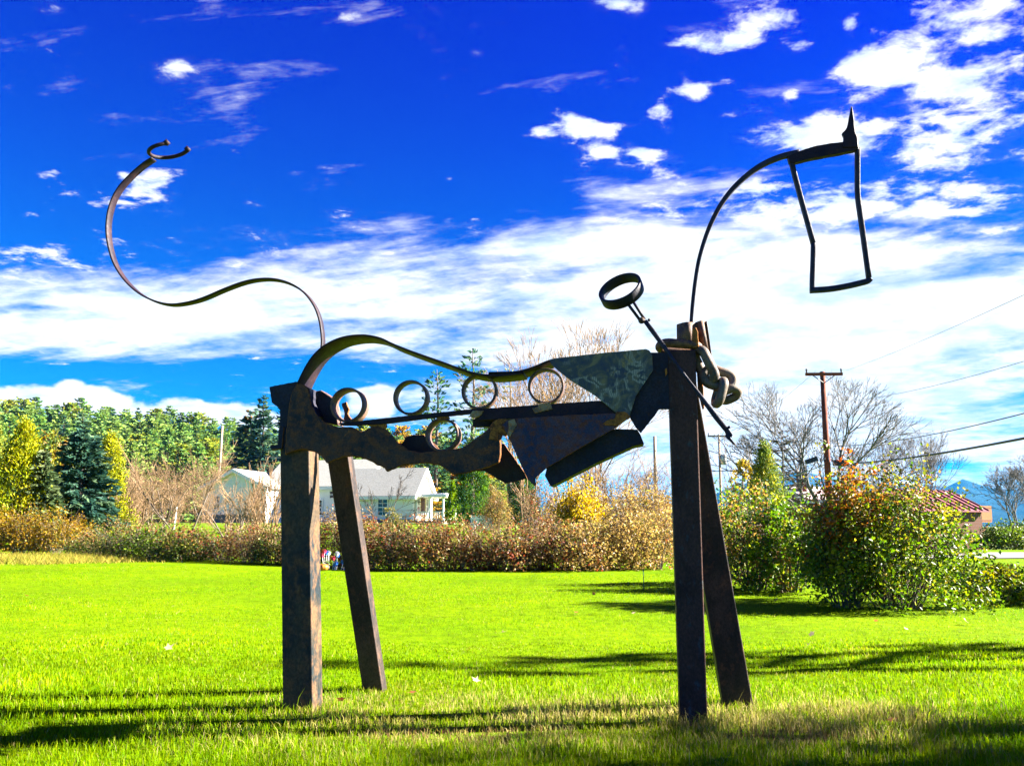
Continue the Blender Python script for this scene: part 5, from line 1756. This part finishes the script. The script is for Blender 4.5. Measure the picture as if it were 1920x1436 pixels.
# white picket fence behind the hedge and a dark rail by the house
o = on(903, Y=50)
root = empty('picket_fence', o); tag(root, 'short white picket fence below the broad evergreen', 'fence')
pk = None
for i in range(12):
    if pk is None:
        b = B(); b.prism([(-0.04, 0, 0), (0.04, 0, 0), (0.04, 0, 0.85), (0, 0, 0.95), (-0.04, 0, 0.85)], (0, 0.02, 0)); q = b.build('picket', M['trim'], root); pk = q.data
    else:
        q = link(bpy.data.objects.new('picket', pk), root)
    q.location = ((i - 5.5) * 0.115, -0.03, 0)
b = B()
for zz in (0.3, 0.7):
    b.box((0, 0.01, zz), (1.4, 0.03, 0.07))
b.build('rail', M['trim'], root)
o = on(325, 1000); o = on(325, Y=44)
b = B(); b.tube([(0, 0, -0.1), (0.12, 0, ht(o, 950))], 0.035, 8); q = b.build('white_post', M['trim'], None); q.location = o
tag(q, 'thin white post leaning behind the hedge left of the house', 'post')


# ------------------------------------------------------------------ fallen leaves
def leaf_mesh(seed):
    r = random.Random(seed)
    V = [(0, 0, 0.012)]
    n = 15
    for i in range(n):
        a = 2 * math.pi * i / n
        rad = (1.0 if i % 3 == 0 else 0.52) * (0.7 if 6 <= i <= 9 else 1.0) * r.uniform(0.85, 1.1)
        V.append((rad * math.cos(a), rad * math.sin(a), 0.28 * (rad ** 2) * r.uniform(0.2, 1.0)))
    F = [(0, i + 1, (i + 1) % n + 1) for i in range(n)]
    col = r.choice([(0.42, 0.30, 0.18), (0.36, 0.16, 0.06), (0.30, 0.10, 0.05), (0.48, 0.38, 0.25)])
    V = np.array(V) * 0.045
    return np_mesh('fallen_leaf', V, np.array(F), M['fallen'], tint=np.array([col] * len(V)))


LV = [leaf_mesh(i) for i in range(4)]
FL = [(315, 1229, 1.2, 'pale curled leaf on the open grass left of the hind legs'), (50, 1124, 1.0, 'leaf lying far out at the left edge of the lawn'), (480, 1105, 0.9, 'small reddish leaf left of the hind leg'),
      (325, 1142, 0.8, None), (945, 1191, 1.1, 'dark leaf mid-lawn between the leg pairs'), (1113, 1121, 1.1, 'brown upright leaf on the far lawn left of the stake'), (1185, 1223, 0.9, 'leaf on the edge of the long shadow'),
      (1522, 1198, 1.0, 'leaf lying on the grass right of the leaning front leg'), (1811, 1172, 1.2, 'dark red leaf in front of the big bush'), (1456, 1127, 1.0, None), (1080, 1156, 0.8, None), (1188, 1157, 0.8, None),
      (1517, 1218, 0.8, None), (1643, 1172, 0.8, None), (775, 1310, 0.8, None), (1700, 1190, 0.8, None), (892, 1285, 0.8, None), (1675, 1365, 0.9, None), (640, 1325, 0.8, None)]
for i, (u, v, s_, lab) in enumerate(FL):
    q = link(bpy.data.objects.new('fallen_leaf', LV[i % 4]))
    p = GP(u, v)
    q.location = (p.x, p.y, float(gz(p.x, p.y)) + 0.045)
    q.rotation_euler = (g.normal() * 0.35 + 0.35, g.normal() * 0.35, g.uniform(0, 6))
    q.scale = (s_, s_, s_)
    tag(q, lab or 'small dry leaf scattered on the grass', 'leaf', 'fallen leaves on the lawn')


# ------------------------------------------------------------------ grass
def build_grass():
    g = np.random.default_rng(21)
    Ys = np.linspace(2.7, 20.5, 2000)
    wid = 2 * (0.70 * Ys + 1.7)
    dens = 7600 * (4 / Ys) ** 1.70
    pdf = wid * dens
    N = int(np.trapezoid(pdf, Ys)) if hasattr(np, 'trapezoid') else int(np.trapz(pdf, Ys))
    cdf = np.cumsum(pdf); cdf /= cdf[-1]
    y = np.interp(g.random(N), cdf, Ys)
    x = (g.random(N) * 2 - 1) * (0.70 * y + 1.7)
    # the lawn ends at the shrubs
    edge = np.interp(x, [-14, -9, -4, 0, 3.2, 3.6, 15], [20.3, 19.4, 18.0, 17.3, 17.6, 19, 19])
    keep = y < edge
    x, y = x[keep], y[keep]; N = len(x)

    def nz(s, a, b_):
        return np.sin(x * s + a + 1.7 * np.sin(y * s * 0.8 + b_)) * np.sin(y * s * 1.3 + b_ + 1.3 * np.sin(x * s * 0.7 + a))
    n1 = nz(1.1, 0.3, 1.0); n2 = nz(3.7, 2.0, 0.5); n3 = nz(9.5, 1.0, 4.0)
    # taller, unmown and partly dry round the sculpture's feet
    rough = np.exp(-((y - 4.35) / 0.75) ** 2) * (0.55 + 0.45 * sstep(-2.2, -0.8, x))
    dry = 1.8 * np.exp(-((y - 4.50) / 0.60) ** 2) * sstep(-2.2, -0.7, x) * sstep(3.2, 1.5, x) * np.clip(0.62 + 0.5 * n2 + 0.3 * n3, 0, 1)
    bare = np.exp(-(((x + 0.22) / 0.42) ** 2 + ((y - 4.13) / 0.12) ** 2)) + np.exp(-(((x - 1.35) / 0.3) ** 2 + ((y - 4.08) / 0.10) ** 2))
    h = (0.040 + 0.010 * n1) * (1 - 0.42 * sstep(5.2, 8.0, y)) + 0.034 * rough * np.clip(0.7 + 0.6 * n2, 0.1, 1.5)
    h = h * g.uniform(0.55, 1.35, N) * (1 + 0.10 * (y > 9)) * (1 - 0.55 * np.clip(bare, 0, 1))
    h = np.where(g.random(N) < 0.004 * (y < 5.5), h * 2.0, h)
    w = 0.0034 * (y / 4) ** 0.95 * g.uniform(0.7, 1.3, N)
    az = g.uniform(0, 2 * np.pi, N)
    ln = np.abs(g.normal(0.32, 0.24, N)) + 0.25 * rough * g.random(N)
    laz = g.uniform(0, 2 * np.pi, N)
    fw = np.stack([np.cos(laz), np.sin(laz), np.zeros(N)], 1)
    sd = np.stack([np.cos(az), np.sin(az), np.zeros(N)], 1)
    base = np.stack([x, y, gz(x, y) - 0.008], 1)
    up = np.array([0, 0, 1.0])
    # tufts the mower missed, round the four feet
    for fu, fv in ((557, 1335), (702, 1297), (1300, 1361), (1388, 1332)):
        q = GP(fu, fv)
        dd = np.hypot((x - q.x) / 0.22, (y - q.y) / 0.16)
        h = h * (1 + 0.5 * np.exp(-dd ** 2) * g.random(N))
    mid = base + up * (h * 0.62)[:, None] + fw * (h * ln * 0.35)[:, None]
    tip = base + up * (h * np.clip(1.0 - 0.25 * ln, 0.35, 1))[:, None] + fw * (h * ln)[:, None]
    # colour
    cg = np.array([[0.165, 0.295, 0.000], [0.205, 0.310, 0.000], [0.255, 0.320, 0.000], [0.095, 0.230, 0.000]])
    ci = g.choice(4, N, p=[0.38, 0.32, 0.14, 0.16])
    col = cg[ci] * (1 + 0.20 * n1 + 0.14 * n2)[:, None] * np.stack([1 + 0.22 * n2 * n1, np.ones(N), np.ones(N)], 1)
    straw = np.array([[0.36, 0.31, 0.085], [0.27, 0.25, 0.05], [0.42, 0.36, 0.15]])
    isd = g.random(N) < np.clip(0.035 + 0.56 * dry + 0.6 * bare + 0.10 * np.clip(n1 * n2, 0, 1), 0, 0.85)
    col[isd] = straw[g.choice(3, int(isd.sum()))]
    brown = g.random(N) < 0.6 * np.clip(bare, 0, 1)
    col[brown] = np.array([0.17, 0.095, 0.05])
    near = y < 7.5
    out = []
    # near blades: three triangles, far blades: one
    bn, mn, tn, sn, wn, cn = base[near], mid[near], tip[near], sd[near], w[near][:, None], col[near]
    V = np.stack([bn - sn * wn * 0.5, bn + sn * wn * 0.5, mn + sn * wn * 0.38, mn - sn * wn * 0.38, tn], 1).reshape(-1, 3)
    i = np.arange(len(bn))[:, None] * 5
    F = np.concatenate([np.concatenate([i, i + 1, i + 2], 1), np.concatenate([i, i + 2, i + 3], 1), np.concatenate([i + 3, i + 2, i + 4], 1)])
    T = np.repeat(cn, 5, 0)
    f = ~near
    bf, tf, sf, wf, cf = base[f], tip[f], sd[f], w[f][:, None], col[f]
    V2 = np.stack([bf - sf * wf * 0.5, bf + sf * wf * 0.5, tf], 1).reshape(-1, 3)
    j = np.arange(len(bf))[:, None] * 3 + len(V)
    F2 = np.concatenate([j, j + 1, j + 2], 1)
    o = obj_np('grass', np.concatenate([V, V2]), np.concatenate([F, F2]), M['grass'], None, tint=np.concatenate([T, np.repeat(cf, 3, 0)]))
    tag(o, 'bright green grass blades of the mown lawn', None, None, 'stuff')
    print('grass blades', N)


build_grass()


def dry_grass():
    g = np.random.default_rng(31)
    N = 26000
    x = g.uniform(-20, -8.2, N); y = g.uniform(18.2, 23, N)
    edge = 19.3 + 0.35 * np.sin(x * 1.7) + 0.2 * np.sin(x * 5.1) + np.maximum(0, x + 11.2) * 0.55
    fade = np.clip((y - edge) / 0.9, 0, 1) * np.clip((-8.4 - x) / 3.2, 0, 1)
    keep = g.random(N) < fade
    x, y, fade = x[keep], y[keep], fade[keep]; N = len(x)
    h = g.uniform(0.05, 0.26, N) * (0.35 + 0.65 * fade); az = g.uniform(0, 6.28, N); laz = g.uniform(0, 6.28, N); ln = g.uniform(0.3, 1.4, N)
    b0 = np.stack([x, y, gz(x, y) - 0.01], 1)
    sd = np.stack([np.cos(az), np.sin(az), 0 * az], 1) * 0.012
    tip = b0 + np.stack([np.cos(laz) * h * ln, np.sin(laz) * h * ln, h], 1)
    V = np.stack([b0 - sd, b0 + sd, tip], 1).reshape(-1, 3)
    F = np.arange(N * 3).reshape(-1, 3)
    c = pick([((0.42, 0.33, 0.08), 3), ((0.32, 0.29, 0.05), 2), ((0.20, 0.24, 0.03), 2)], N, g)
    tag(obj_np('dry_grass', V, F, M['grass'], None, tint=np.repeat(c, 3, 0)), 'straw-coloured rough grass under the golden bushes', None, None, 'stuff')


dry_grass()
